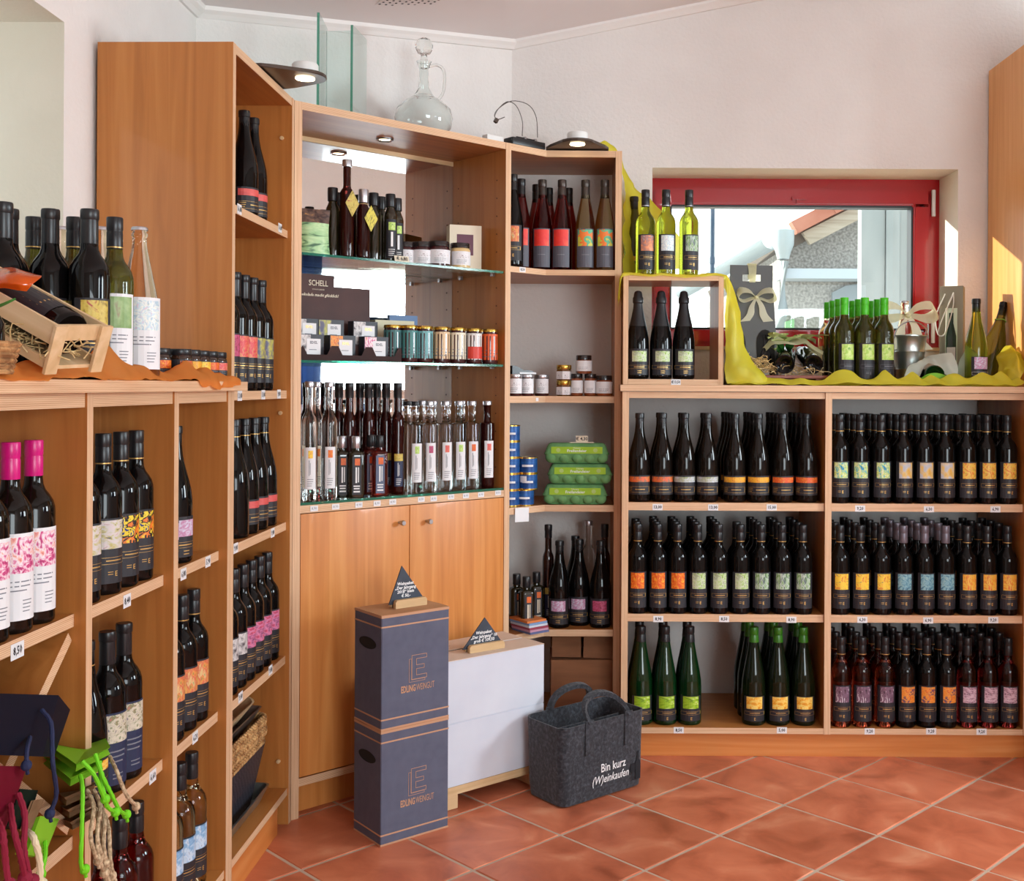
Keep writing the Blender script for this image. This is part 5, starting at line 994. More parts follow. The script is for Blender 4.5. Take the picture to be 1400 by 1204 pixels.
# ------------------------------------------------------------------ felt shopping bag
bgd = math.atan2(.227, .270); BGM = frame(-.018, 3.384, 0, bgd)
fb = thing('felt_bag', 'dark grey felt shopping bag with white lettering standing on the tiles', 'bag', (-.018, 3.384, 0), bgd)
BW, BD, BH = .352, .188, .258
def rrect(x0, x1, y0, y1, r, n=5):
    out = []
    for cx, cy, a0 in ((x1-r, y1-r, 0), (x0+r, y1-r, 90), (x0+r, y0+r, 180), (x1-r, y0+r, 270)):
        for k in range(n+1): a = math.radians(a0+90*k/n); out.append((cx+r*math.cos(a), cy+r*math.sin(a)))
    return out
bm = bmesh.new(); levels = []
NP = 24
for z, ins in ((.0015, .012), (.006, .004), (.05, 0), (.15, -.001), (.22, -.003), (1.0, -.004)):
    ring_ = []
    for x, y in rrect(ins, BW-ins, ins, BD-ins, .030):
        ztop = BH-.004
        fx, fy = x/BW, y/BD
        if min(fx, 1-fx) < .09: ztop -= .045*math.exp(-((fy-.5)/.20)**2)     # notched ends
        ring_.append(bm.verts.new((x, y, ztop if z == 1.0 else min(z, ztop-.01))))
    levels.append(ring_)
for a, b2 in zip(levels, levels[1:]):
    n = len(a)
    for k in range(n): bm.faces.new((a[k], a[(k+1) % n], b2[(k+1) % n], b2[k]))
bm.faces.new(levels[0][::-1])
bmesh.ops.recalc_face_normals(bm, faces=bm.faces); bmesh.ops.solidify(bm, geom=bm.faces[:], thickness=.004)
mk('bag_body', bm, FELT, fb, smooth=True)
def strap(y, side):
    x0, x1 = BW*.30, BW*.78
    for x in (x0, x1):
        bx('strap_patch', x-.017, x+.017, -.0075 if side < 0 else BD+.004, -.0045 if side < 0 else BD+.007, BH-.105, BH+.004, FELT, fb, bevel=.001)
    bm = bmesh.new(); hgt = .066; lean = -.02*side*1.0; pts = []
    for k in range(21):
        a = PI*k/20; x = (x0+x1)/2-(x1-x0)/2*math.cos(a); s = math.sin(a)**.7
        pts.append(Vector((x, y+(.065 if side < 0 else -.02)*s, BH-.004+hgt*s)))
    w, tck = .013, .0075; prev = None; bmr = []
    for k, p in enumerate(pts):
        d = (pts[min(k+1, 20)]-pts[max(k-1, 0)]).normalized(); up = Vector((0, 1, .25)).normalized(); nrm = d.cross(up).normalized(); b_ = up
        bmr.append([bm.verts.new(p+b_*sy*w*.75+nrm*sz*tck) for sy, sz in ((-1, -1), (1, -1), (1, 1), (-1, 1))])
    for a, b2 in zip(bmr, bmr[1:]):
        for k in range(4): bm.faces.new((a[k], a[(k+1) % 4], b2[(k+1) % 4], b2[k]))
    bm.faces.new(bmr[0]); bm.faces.new(bmr[-1][::-1]); mk('handle', bm, FELT, fb, smooth=True)
strap(-.006, -1); strap(BD+.0055, 1)
bx('inner_divider', .03, BW-.03, BD*.5, BD*.5+.004, .02, BH-.035, FELT, fb)
lettering('Bin kurz', .038, WINK, fb, (BW*.595, -.0045, .098), (PI/2, 0, 0), bold=.0004, align='CENTER', sx=.85); lettering('(W)einkaufen', .036, WINK, fb, (BW*.560, -.0045, .063), (PI/2, 0, 0), bold=.0002, sx=.80, shear=.3)
bm = bmesh.new(); pts = [(-.011, 0), (.011, 0), (.012, .05), (.010, .058), (.004, .066), (.0035, .092), (-.0035, .092), (-.004, .066), (-.010, .058), (-.012, .05)]
f = bm.faces.new([bm.verts.new((x+BW*.905, -.0046, z+.030)) for x, z in pts]); mk('printed_bottle', bm, mat('felt_black_print', srgb(28, 29, 34), .9), fb)
bm = bmesh.new(); pts = [(-.009, 0), (.009, 0), (.002, .004), (.002, .022), (.009, .03), (.0105, .045), (.008, .056), (-.008, .056), (-.0105, .045), (-.009, .03), (-.002, .022), (-.002, .004)]
bm.faces.new([bm.verts.new((x+BW*.84, -.0046, z+.030)) for x, z in pts]); mk('printed_glass', bm, MATS['felt_black_print'], fb)
# ------------------------------------------------------------------ cloth and paper helpers
def surf_bm(rows, sub=4, amp=.0, seed=0):
    """smooth sheet through rows of control points, rumpled a little"""
    R = [curve_pts(r, (len(r)-1)*sub) for r in rows]; cols = list(zip(*R)); Cc = [curve_pts(list(c), (len(rows)-1)*sub) for c in cols]
    q = random.Random(seed); from mathutils import noise
    bm = bmesh.new(); V = []
    for c in Cc:
        V.append([bm.verts.new(p+Vector((noise.noise(p*22+Vector((seed, 0, 0))), noise.noise(p*22+Vector((0, seed+9, 0))), noise.noise(p*22+Vector((5, 0, seed)))))*amp) for p in c])
    for a, b2 in zip(V, V[1:]):
        for k in range(len(a)-1): bm.faces.new((a[k], a[k+1], b2[k+1], b2[k]))
    return bm
def sheet(name, rows, m, label, cat, sub=4, amp=.006, seed=0, thick=.0008, parent=None, group=None):
    bm = surf_bm(rows, sub, amp, seed)
    if thick: bmesh.ops.solidify(bm, geom=bm.faces[:], thickness=thick)
    o = mk(name, bm, m, parent, smooth=True)
    if label: tag(o, label, cat, group)
    return o
def bow(parent, loc, s, m, rz=0, name='bow'):
    bm = bmesh.new(); M = Matrix.Translation(loc) @ Matrix.Rotation(rz, 4, 'Z') @ Matrix.Scale(s, 4)
    for sg in (-1, 1):
        for k in range(10):
            pass
        loop = [(0, 0, 0), (sg*.35, -.10, .30), (sg*.85, -.16, .34), (sg*1.0, -.06, .05), (sg*.7, .02, -.12), (sg*.3, -.02, -.05), (0, 0, 0)]
        pts = curve_pts(loop, 18); wd = [.14+.46*math.sin(PI*k/18) for k in range(19)]
        rg = [[bm.verts.new(M @ (p+Vector((0, w*.5*e+.02, w*.35*e)))) for e in (-1, 1)] for p, w in zip(pts, wd)]
        for a, b2 in zip(rg, rg[1:]): bm.faces.new((a[0], a[1], b2[1], b2[0]))
        tail = curve_pts([(0, -.05, 0), (sg*.25, -.12, -.45), (sg*.35, -.16, -.9), (sg*.62, -.12, -1.25)], 10)
        rg = [[bm.verts.new(M @ (p+Vector((e*(.07+.020*k), 0, e*.03)))) for e in (-1, 1)] for k, p in enumerate(tail)]
        for a, b2 in zip(rg, rg[1:]): bm.faces.new((a[0], a[1], b2[1], b2[0]))
    bmesh.ops.create_uvsphere(bm, u_segments=8, v_segments=6, radius=.10, matrix=M @ Matrix.Translation((0, -.08, 0)))
    o = mk(name, bm, m, parent, smooth=True); return o
def straw_bm(bm, c, rx, ry, rz, n, seed, r=.0011, ln=.05):
    q = random.Random(seed)
    for k in range(n):
        p = Vector((c[0]+q.uniform(-rx, rx), c[1]+q.uniform(-ry, ry), c[2]+q.uniform(0, rz))); d = Vector((q.uniform(-1, 1), q.uniform(-1, 1), q.uniform(-.3, .5))).normalized()*ln*q.uniform(.4, 1); e = Vector((q.uniform(-1, 1), q.uniform(-1, 1), q.uniform(-.2, 1)))*ln*.25
        tube(bm, curve_pts([p, p+d*.5+e, p+d], 4), r, 4)
def leaf_bm(bm, M, L, W, curl=.15):
    n = 8; rg = []
    for k in range(n+1):
        t = k/n; w = W*math.sin(PI*min(1, t*.98+.02))**.8*(1-.25*t); z = -curl*L*t*t
        rg.append([bm.verts.new(M @ Vector((L*t, e*w, z+abs(e)*W*.25))) for e in (-1, 0, 1)])
    for a, b2 in zip(rg, rg[1:]):
        for k in (0, 1): bm.faces.new((a[k], a[k+1], b2[k+1], b2[k]))
LEAF = noisy('leaf_green', [(.3, srgb(30, 84, 36)), (.7, srgb(64, 130, 52))], (20, 20, 20), 3, 0, .5)
PALEGR = noisy('pale_green_leaf', [(.3, srgb(190, 212, 120)), (.7, srgb(232, 240, 184))], (14, 14, 14), 3, 0, .6)
# ------------------------------------------------------------------ window worktop
wb = thing('wooden_box', 'open plywood display box holding sparkling wine on the right worktop', 'box', (.187, 3.885, 1.3275))
BWX, BHX, BDX, bt = .358, .390, .245, .018
bx('side_board', 0, bt, 0, BDX, 0, BHX, [WZ, PV], wb, front=1); bx('side_board', BWX-bt, BWX, 0, BDX, 0, BHX, [WZ, PV], wb, front=1)
bx('top_board', bt+.0003, BWX-bt-.0003, 0, BDX, BHX-bt, BHX, [WX, PH], wb, front=1); bx('bottom_board', bt+.0003, BWX-bt-.0003, 0, BDX, 0, .0195, [WX, PH], wb, front=1)
P = hit(frame(.187, 3.885, 1.3275), 924, 521, 0)
pt_ = bx('price_tag', -.017, .017, -.001, -.0002, -.010, .010, PAPER, wb, loc=(P.x, 0, .0095)); lettering('€13,50', .0135, INK, pt_, (0, -.0014, 0), bold=.0004, res=1, sx=.8)
# yellow organza: from the corner unit down over the box and along the worktop
def Y_(u, v, Y): return tuple(at(u, v, Y))
sheet('organza_cloth', [[Y_(812, 202, 4.12), Y_(820, 195, 4.14), Y_(830, 197, 4.16), Y_(836, 206, 4.18)], [Y_(822, 203, 4.14), Y_(832, 195, 4.17), Y_(842, 206, 4.20), Y_(845, 214, 4.22)],
      [(.194, 4.06, 2.10), (.205, 4.13, 2.12), (.225, 4.20, 2.11), (.250, 4.28, 2.09)], [(.194, 4.05, 1.99), (.240, 4.12, 2.01), (.300, 4.20, 2.03), (.345, 4.29, 2.02)],
      [(.194, 4.04, 1.86), (.255, 4.10, 1.88), (.350, 4.18, 1.91), (.430, 4.28, 1.91)], [(.200, 4.03, 1.735), (.28, 4.08, 1.735), (.40, 4.15, 1.77), (.50, 4.27, 1.82)]],
      ORGY, 'yellow organza cloth hanging down the side of the corner unit behind bottles', 'cloth', 5, .014, 3, group='yellow organza cloth')
sheet('organza_cloth', [[(.168, 3.882, 1.60), (.170, 3.883, 1.62), (.172, 3.95, 1.64), (.172, 4.02, 1.62)], [(.172, 3.876, 1.69), (.178, 3.880, 1.705), (.180, 3.95, 1.720), (.182, 4.04, 1.72)], [(.190, 3.872, 1.712), (.196, 3.880, 1.7215), (.20, 3.95, 1.722), (.20, 4.06, 1.722)], [(.30, 3.873, 1.714), (.30, 3.880, 1.722), (.30, 3.95, 1.722), (.30, 4.06, 1.722)], [(.43, 3.872, 1.712), (.43, 3.880, 1.722), (.43, 3.95, 1.722), (.43, 4.06, 1.722)], [(.535, 3.874, 1.714), (.535, 3.880, 1.7215), (.53, 3.95, 1.722), (.53, 4.06, 1.722)],
      [(.553, 3.880, 1.700), (.562, 3.884, 1.708), (.566, 3.95, 1.714), (.56, 4.05, 1.712)], [(.551, 3.878, 1.61), (.576, 3.880, 1.63), (.600, 3.93, 1.63), (.59, 4.02, 1.62)],
      [(.551, 3.877, 1.50), (.588, 3.876, 1.52), (.622, 3.92, 1.51), (.61, 4.01, 1.50)], [(.551, 3.876, 1.41), (.592, 3.872, 1.43), (.640, 3.91, 1.43), (.64, 4.00, 1.42)],
      [(.553, 3.872, 1.355), (.610, 3.866, 1.385), (.680, 3.895, 1.380), (.69, 4.0, 1.365)], [(.56, 3.868, 1.332), (.65, 3.866, 1.336), (.73, 3.885, 1.334), (.74, 3.98, 1.332)]],
      ORGY, 'yellow organza cloth draped over the wooden box and down its right side', 'cloth', 6, .0075, 5, group='yellow organza cloth')
rows_ = []
q = random.Random(4)
for k in range(34):
    x = .575+.0312*k; w1, w2 = q.uniform(.022, .062), q.uniform(.010, .034)
    if .95 < x < 1.02 or 1.22 < x < 1.26: w1 += .012
    if .70 < x < .93: w1 *= .45
    rows_.append([(x, 3.864, 1.3285+.12*w1), (x+.012, 3.874, 1.330+.45*w1), (x-.008, 3.890, 1.330+.85*w1), (x+.008, 3.906, 1.330+.55*w1), (x, 3.918, 1.3295+.002*q.random()), (x, 3.99, 1.3292), (x, 4.07, 1.3292)])
sheet('organza_cloth', rows_, ORGY, 'yellow organza cloth lying along the front of the window worktop', 'cloth', 4, .0060, 8, group='yellow organza cloth')
sheet('organza_cloth', [[Y_(1362, 512, 4.02), Y_(1366, 480, 4.04), Y_(1376, 472, 4.06), Y_(1386, 490, 4.05)], [Y_(1368, 518, 3.97), Y_(1374, 486, 3.99), Y_(1388, 478, 4.02), Y_(1396, 500, 4.03)], [Y_(1378, 522, 3.93), Y_(1384, 496, 3.93), Y_(1396, 488, 3.96), Y_(1408, 512, 3.99)], [Y_(1392, 526, 3.90), Y_(1398, 510, 3.90), Y_(1408, 505, 3.92), Y_(1418, 524, 3.94)]],
      ORGY, 'bunched yellow organza at the right end of the window worktop', 'cloth', 8, .022, 12, group='yellow organza cloth')
# dark grey two-bottle gift carrier with bow
GC = mat('carrier_grey', srgb(82, 84, 84), .55); cx_ = ray(1027, 480)[0]*4.06
gc = thing('gift_carrier', 'dark grey card bottle carrier with ribbon bow and arched windows on worktop', 'gift box', (cx_, 4.06, 1.3295), .10)
wb_, wt_, hb_ = .092, .078, .345
bm = bmesh.new(); a = [bm.verts.new(p) for p in ((-wb_, -.05, 0), (wb_, -.05, 0), (wb_, .05, 0), (-wb_, .05, 0))]; b2 = [bm.verts.new(p) for p in ((-wt_-.004, -.006, hb_), (wt_+.004, -.006, hb_), (wt_+.004, .006, hb_), (-wt_-.004, .006, hb_))]
bm.faces.new(a[::-1]); bm.faces.new(b2)
for k in range(4): bm.faces.new((a[k], a[(k+1) % 4], b2[(k+1) % 4], b2[k]))
mk('carrier_body', bm, GC, gc)
bm = bmesh.new(); holed(bm, [-wt_-.003, -.036, .036, wt_+.001], [hb_+.0005, hb_+.040, hb_+.066, hb_+.100], -.005, .005, {(1, 1)}, Matrix(), 0); mk('handle_panel', bm, GC, gc)
tl = math.atan2(.044, hb_)
for cxx, w in ((-.058, .028), (.045, .034)):
    arch = [(-w, 0), (w, 0), (w, .145)]+[(w*math.cos(PI*k/8), .145+.050*math.sin(PI*k/8)) for k in range(1, 8)]+[(-w, .145)]
    bm = bmesh.new(); bm.faces.new([bm.verts.new((x+cxx, 0, z)) for x, z in arch]); wn = mk('arched_window', bm, DARK, gc, loc=(0, -.0508, .012), rot=(-tl, 0, 0))
    bm = bmesh.new(); lathe(bm, [(.020, 0), (.020, .10), (.008, .13), (.008, .172), (0, .172)], 12); o = mk('bottle_front', bm, BLACKG, gc, loc=(cxx, -.0515, .014), rot=(-tl, 0, 0), smooth=True); o.scale = (1, .12, 1)
    bm = bmesh.new(); quad(bm, [(cxx-.016, -.0030, .004), (cxx+.010, -.0030, .004), (cxx+.010, -.0030, .045), (cxx-.016, -.0030, .045)]); mk('bottle_label', bm, PAPER, gc, loc=(0, -.0515, .014), rot=(-tl, 0, 0))
bow(gc, (.014, -.014, hb_-.020), .072, CELLO)
sheet('ribbon_band', [[(-.012, -.0075, hb_+.036), (.012, -.0075, hb_+.036)], [(-.014, -.010, hb_+.070), (.016, -.010, hb_+.070)], [(-.016, -.002, hb_+.106), (.018, -.002, hb_+.106)], [(-.014, .008, hb_+.05), (.014, .008, hb_+.05)]], CELLO, None, None, 4, .002, 2, parent=gc)
# reddish wooden tray with two lying bottles
REDW = wood('red_brown_wood', 'x', srgb(92, 42, 30), srgb(116, 56, 40), srgb(130, 68, 50), .55)
tx = ray(1086, 510)[0]*3.96
tr = thing('wooden_tray', 'reddish wooden gift tray with straw holding two lying bottles', 'tray', (tx, 3.905, 1.3300), .12)
bx('tray_board', -.118, .118, 0, .26, .022, .034, REDW, tr, bevel=.003); bx('side_rail', -.128, -.112, .0, .26, .0345, .056, REDW, tr, rot=(0, -.25, 0)); bx('side_rail', .112, .128, 0, .26, .0345, .050, REDW, tr, rot=(0, .2, 0))
for x in (-.085, .085): bx('foot', x-.012, x+.012, .01, .25, 0, .0215, REDW, tr)
bm = bmesh.new(); straw_bm(bm, (0, .06, .036), .10, .06, .03, 130, 3); straw_bm(bm, (-.12, .05, .05), .03, .05, .045, 60, 5); o = mk('straw', bm, STRAW, tr); o['kind'] = 'stuff'
TRM = frame(tx, 3.905, 1.33, .12)
for k, (x, an) in enumerate(((-.048, .22), (.058, .05))):
    p = TRM @ Vector((x, -.002, .0725)); bottle('bordeaux', BLACKG, BLACKP, p, 0, ('left', 'right')[k]+' dark bottle lying on the reddish tray, base towards the viewer', 'lying bottles on the reddish tray', None, None, None, None, rot=(-PI/2+.20, 0, -an))
bm = bmesh.new(); q = random.Random(9)
for k in range(22):
    M = Matrix.Translation((q.uniform(-.07, .09), q.uniform(.12, .20), q.uniform(.150, .185))) @ Matrix.Rotation(q.uniform(0, 6.28), 4, 'Z') @ Matrix.Rotation(q.uniform(-.6, .3), 4, 'Y'); leaf_bm(bm, M, q.uniform(.05, .08), q.uniform(.016, .028), .3)
o = mk('pale_foliage', bm, PALEGR, tr, smooth=True); o['kind'] = 'stuff'
bm = bmesh.new()
for k, (x, a) in enumerate(((-.025, 1.2), (.01, .9), (.0, 2.2))): leaf_bm(bm, Matrix.Translation((x, .14, .115)) @ Matrix.Rotation(a, 4, 'Z') @ Matrix.Rotation(-1.0, 4, 'Y'), .085, .020, .2)
o = mk('dark_leaves', bm, LEAF, tr, smooth=True); o['kind'] = 'stuff'
sheet('tulle_bow', [[(-.09, .10, .125), (-.05, .11, .150), (0, .11, .140), (.06, .10, .150), (.115, .08, .11)], [(-.09, .13, .135), (-.05, .14, .175), (0, .13, .160), (.06, .12, .175), (.12, .10, .12)], [(-.09, .16, .125), (-.04, .17, .170), (0, .16, .165), (.06, .15, .165), (.125, .12, .09)]], CELLO, None, None, 5, .016, 21, parent=tr)
# ice bucket with a bottle, bow and handle
bX = ray(1245, 490)[0]*4.11
ib = thing('ice_bucket', 'zinc ice bucket holding a bow-tied bottle behind the lime-capped bottles', 'bucket', (bX, 4.13, 1.3295), 0)
bm = bmesh.new(); lathe(bm, [(0, .004), (.046, .004), (.048, 0), (.052, .06), (.0535, .062), (.0525, .066), (.058, .125), (.0595, .128), (.0585, .132), (.064, .182), (.068, .186), (.068, .190), (.064, .189), (.061, .184), (.046, .010), (0, .010)], 32); mk('bucket_body', bm, ZINC, ib, smooth=True)
bm = bmesh.new(); tube(bm, [(.066+.006*math.sin(PI*k/12), .02-.04*k/12, .178+.055*math.sin(PI*k/12)) for k in range(13)], .0022, 6); mk('handle', bm, STEEL, ib)
bm = bmesh.new(); tube(bm, [(-.064*math.cos(PI*k/16), -.03, .18+.062*math.sin(PI*k/16)) for k in range(17)], .0022, 6); mk('handle', bm, STEEL, ib)
bb = bottle('crown', BLUSH, SILVER, (bX-.014, 4.14, 1.3405), 0, 'blush bottle with ivory bow standing in the zinc bucket', None, 'white', 'pink picture', PAPER, INKG)
bow(bb, (.004, -.022, .255), .105, CELLO)
# narrow window carton with cord
WC = mat('carton_olive', srgb(134, 128, 108), .6); wx = ray(1303, 480)[0]*4.17
wc = thing('bottle_carton', 'narrow olive grey bottle carton with cut-out window right of the window frame', 'gift box', (wx-.045, 4.19, 1.3275), -.42)
bx('carton', 0, .085, 0, .085, 0, .385, WC, wc, bevel=.001)
bx('window', .020, .064, -.0008, 0, .09, .30, mat('window_pale', srgb(206, 222, 196), .2), wc); bm = bmesh.new(); lathe(bm, [(0, 0), (.019, 0), (.019, .10), (.008, .15), (.008, .19), (0, .19)], 12); o = mk('bottle_front', bm, GREENG, wc, loc=(.042, -.001, .092), smooth=True); o.scale = (1, .12, 1)
bm = bmesh.new(); quad(bm, [(.026, -.0036, .105), (.058, -.0036, .105), (.058, -.0036, .15), (.026, -.0036, .15)]); mk('bottle_label', bm, PAPER, wc)
for k in range(2):
    bm = bmesh.new(); tube(bm, curve_pts([(.020+.03*k, -.003, .355), (-.012+.02*k, -.018, .27-.02*k), (-.004, -.022, .20), (.022, -.016, .205), (.028+.02*k, -.006, .30), (.05, -.003, .36)], 24), .0022, 6); mk('cord', bm, mat('white_cord', srgb(226, 224, 214), .7), wc)
# wrapped bottle lying, leaf card
px_ = ray(1276, 506)[0]*3.97
bottle('bordeaux', GREENG, BLACKP, (px_, 3.955, 1.3690), 0, 'lying green bottle in white tissue, base towards viewer, behind the leaf card', None, None, rot=(-PI/2+.02, 0, -.25))
sheet('tissue_wrap', [[(px_-.11, 3.99, 1.335), (px_-.085, 3.99, 1.40), (px_-.05, 4.01, 1.41)], [(px_-.05, 4.0, 1.352), (px_-.035, 4.02, 1.415), (px_-.01, 4.05, 1.43)], [(px_, 4.02, 1.395+.018), (px_+.01, 4.05, 1.425), (px_+.01, 4.09, 1.44)], [(px_+.05, 4.0, 1.375), (px_+.055, 4.01, 1.42), (px_+.05, 4.05, 1.45)], [(px_+.09, 3.98, 1.335), (px_+.10, 3.99, 1.39), (px_+.085, 4.03, 1.45)]],
      mat('tissue_white', srgb(236, 238, 226), .5), 'white tissue paper wrapped around the lying green bottle', 'wrapping', 4, .008, 31)
bm = bmesh.new(); n = 14
for y in (0, .0025):
    for k in range(n+1):
        t = k/n; x = -.075+.15*t; bm.verts.new((x, y+.02*math.sin(PI*t), 0+.002)); bm.verts.new((x, y+.03*math.sin(PI*t), .004+.040*math.sin(PI*t)**.8))
bm.verts.ensure_lookup_table(); V = bm.verts; m_ = 2*(n+1)
for k in range(n):
    i = 2*k; bm.faces.new((V[i], V[i+2], V[i+3], V[i+1])); bm.faces.new((V[m_+i], V[m_+i+1], V[m_+i+3], V[m_+i+2])); bm.faces.new((V[i+1], V[i+3], V[m_+i+3], V[m_+i+1])); bm.faces.new((V[i], V[m_+i], V[m_+i+2], V[i+2]))
tag(mk('leaf_card', bm, mat('leaf_card_green', srgb(108, 172, 20), .4), None, (ray(1281, 515)[0]*3.9, 3.895, 1.3320)), 'bright green leaf-shaped card before the lying bottle on the window worktop', 'card')
# leaning bottle with string, cellophane parcel
lp = at(1350, 521, 4.08); lb_ = bottle('burgundy', DYELG, BROWNG, (lp.x, 4.09, 1.345), 0, 'leaning dark bottle with green string behind the upright lilac picture bottle', None, None, rot=(-.10, .30, .2))
bm = bmesh.new(); tube(bm, curve_pts([(.020*math.cos(a)*1.0, .020*math.sin(a), .245+.002*math.sin(3*a)) for a in [2*PI*k/12 for k in range(13)]]+[(.035, -.01, .26), (.045, -.005, .275), (.03, -.02, .285)], 40), .0016, 6); mk('string', bm, mat('lime_string', srgb(130, 190, 70), .6), lb_)
pc_ = ray(1319, 500)[0]*4.05
sheet('cellophane_parcel', [[(pc_-.03, 4.03, 1.330), (pc_-.035, 4.02, 1.39), (pc_-.02, 4.02, 1.44), (pc_+.01, 4.04, 1.49)], [(pc_, 4.0, 1.330), (pc_, 3.995, 1.39), (pc_+.005, 4.0, 1.45), (pc_+.02, 4.03, 1.50)], [(pc_+.03, 4.015, 1.330), (pc_+.03, 4.0, 1.40), (pc_+.03, 4.02, 1.46), (pc_+.03, 4.05, 1.49)]],
      mat('cellophane', srgb(214, 234, 222), .08, trans=.35), 'shiny pale green cellophane parcel left of the lilac picture bottle', 'parcel', 5, .010, 41)
# ------------------------------------------------------------------ on top of the cabinets
TZ = 2.1825
dp = Vector((*(MCU @ Vector((csu(578, .16), .165, 0))).xy, TZ))
dc = thing('decanter', 'clear glass decanter with round stopper and handle on the mirror cabinet', 'decanter', dp, CRZ-.6)
bm = bmesh.new(); lathe(bm, [(0, .003), (.045, .001), (.070, .006), (.096, .040), (.102, .075), (.094, .105), (.068, .130), (.036, .150), (.020, .175), (.0165, .205), (.0165, .245), (.022, .262), (.026, .272), (.024, .273), (.0145, .246), (.0140, .205), (.017, .178), (.034, .152), (.066, .126), (.091, .103), (.099, .075), (.093, .042), (.068, .010), (.044, .005), (0, .007)], 32); mk('glass_body', bm, GLASS, dc, smooth=True)
bm = bmesh.new(); lathe(bm, [(0, .244), (.0128, .248), (.0135, .275), (.010, .288), (.012, .296), (.022, .300), (.031, .318), (.031, .330), (.024, .346), (.010, .354), (0, .355)], 12); mk('stopper', bm, GLASS, dc)
bm = bmesh.new(); tube(bm, curve_pts([(.018, 0, .255), (.045, 0, .262), (.068, 0, .245), (.072, 0, .205), (.066, 0, .165), (.052, 0, .142)], 20), .0052, 8); mk('handle', bm, GLASS, dc, smooth=True)
for k, (u0, u1, y0, y1, zt, lab) in enumerate(((432, 443, .03, .15, .295, 'left loose glass pane standing edge-on, mirror cabinet top'), (443.5, 477, .16, .10, .290, 'wide middle glass pane standing on the mirror cabinet top'), (478, 497, .10, .20, .310, 'right loose glass pane standing on the mirror cabinet top'))):
    a = MCU @ Vector((csu(u0, y0), y0, TZ)); b2 = MCU @ Vector((csu(u1, y1), y1, TZ)); d = b2-a
    t = bx('glass_pane', 0, d.length, -.004, .004, 0, zt, [SHEETG, GREENED], None, loc=a, rot=(0, 0, math.atan2(d.y, d.x)))
    t.data.polygons[0].material_index = 1; tag(t, lab, 'glass pane', 'loose glass panes')
wp = MCU @ Vector((csu(675, .02), .02, TZ)); t = bx('power_adapter', -.036, .036, 0, .03, 0, .022, LAMPW, None, loc=wp, rot=(0, 0, CRZ), bevel=.002); tag(t, 'small white power adapter on the mirror cabinet beside the black lamp base', 'adapter')
KB = math.atan2(.1125, .1231); kp = Vector((-.165, 3.925, TZ))
lb2 = thing('gooseneck_lamp', 'black lamp base with two thin curved wires on the corner unit', 'lamp', kp, KB)
bx('base_plate', -.068, .086, -.008, .045, 0, .026, BLACKM, lb2, bevel=.004)
for x in (.0, .048):
    bx('clamp', x-.004, x+.004, .002, .012, .0265, .036, STEEL, lb2)
bx('rail', -.04, .055, .003, .009, .029, .032, BLACKM, lb2)
ctl = [[(735, 188), (733, 160), (722, 143), (700, 138), (682, 148), (676, 158), (681, 163), (690, 160)], [(714, 186), (714, 165), (706, 145), (694, 139), (682, 148), (676.5, 158), (678, 162)]]
Mi = (Matrix.Translation(kp) @ Matrix.Rotation(KB, 4, 'Z')).inverted()
for k, cpts in enumerate(ctl):
    P0 = [Mi @ at(u, v, 3.935-.0*i) for i, (u, v) in enumerate(cpts)]; bm = bmesh.new(); tube(bm, curve_pts(P0, 30), .0016, 6); mk('wire', bm, mat('grey_wire', srgb(110, 104, 100), .35, metal=.6), lb2, smooth=True)
p = Mi @ at(678.5, 164.5, 3.935); bx('plug', -.006, .006, -.006, .006, -.009, .006, LAMPB, lb2, loc=p, rot=(0, .5, 0))
# ------------------------------------------------------------------ left worktop
rows_ = []; q = random.Random(2)
for k in range(30):
    x = 1.50+.041*k; pk = .045*math.exp(-((x-2.02)/.06)**2)+.022*math.exp(-((x-2.42)/.06)**2)+.016*abs(math.sin(k*1.3)); w = q.uniform(.004, .020)
    if k > 27: pk *= .3
    rows_.append([(x, -.040, 1.3215-w*.7 if k > 22 else 1.329), (x+.006, -.034, 1.331+w*.4), (x, -.020, 1.332+w+.5*pk), (x-.006, -.002, 1.332+.55*w+pk), (x+.004, .022, 1.3312+w*.6+.45*pk), (x, .045, 1.3292), (x, .13, 1.3290)])

rows_ = [[tuple(MLU @ Vector(p)) for p in r] for r in rows_]
sheet('organza_cloth', rows_, ORGO, 'rumpled orange organza cloth along the edge of the left worktop', 'cloth', 4, .0075, 17)
JD = mat('dark_spread', (.03, .012, .006, 1), .12, coat=.4)
for k, (x, y, pic, lab) in enumerate(((2.690, .022, 'red flower picture', 'small dark jar with crimson band beside the tall cabinet edge'), (2.632, .022, 'fiery strip', 'small dark jar with red band, second from the right'), (2.574, .022, 'bright yellow picture', 'small dark jar with yellow band, third from the right'), (2.516, .022, 'yellow strip', 'small dark jar with yellow-orange band, fourth from the right'), (2.458, .022, 'orange strip', 'small dark jar with orange-red band, fifth from the right'), (2.47, .085, 'orange picture', 'dark spread jar in the back row next to blush bottle'), (2.405, .05, 'orange picture', 'dark spread jar with orange band nearest the blush bottle'))):
    jar(MLU @ Vector((x, y, 1.3293)), LRZ-.55, .0265, .070, JD, BLACKP, .014, lab, 'small dark jars on the left worktop', MATTE, pic, .12, .66, lab_ang=75)
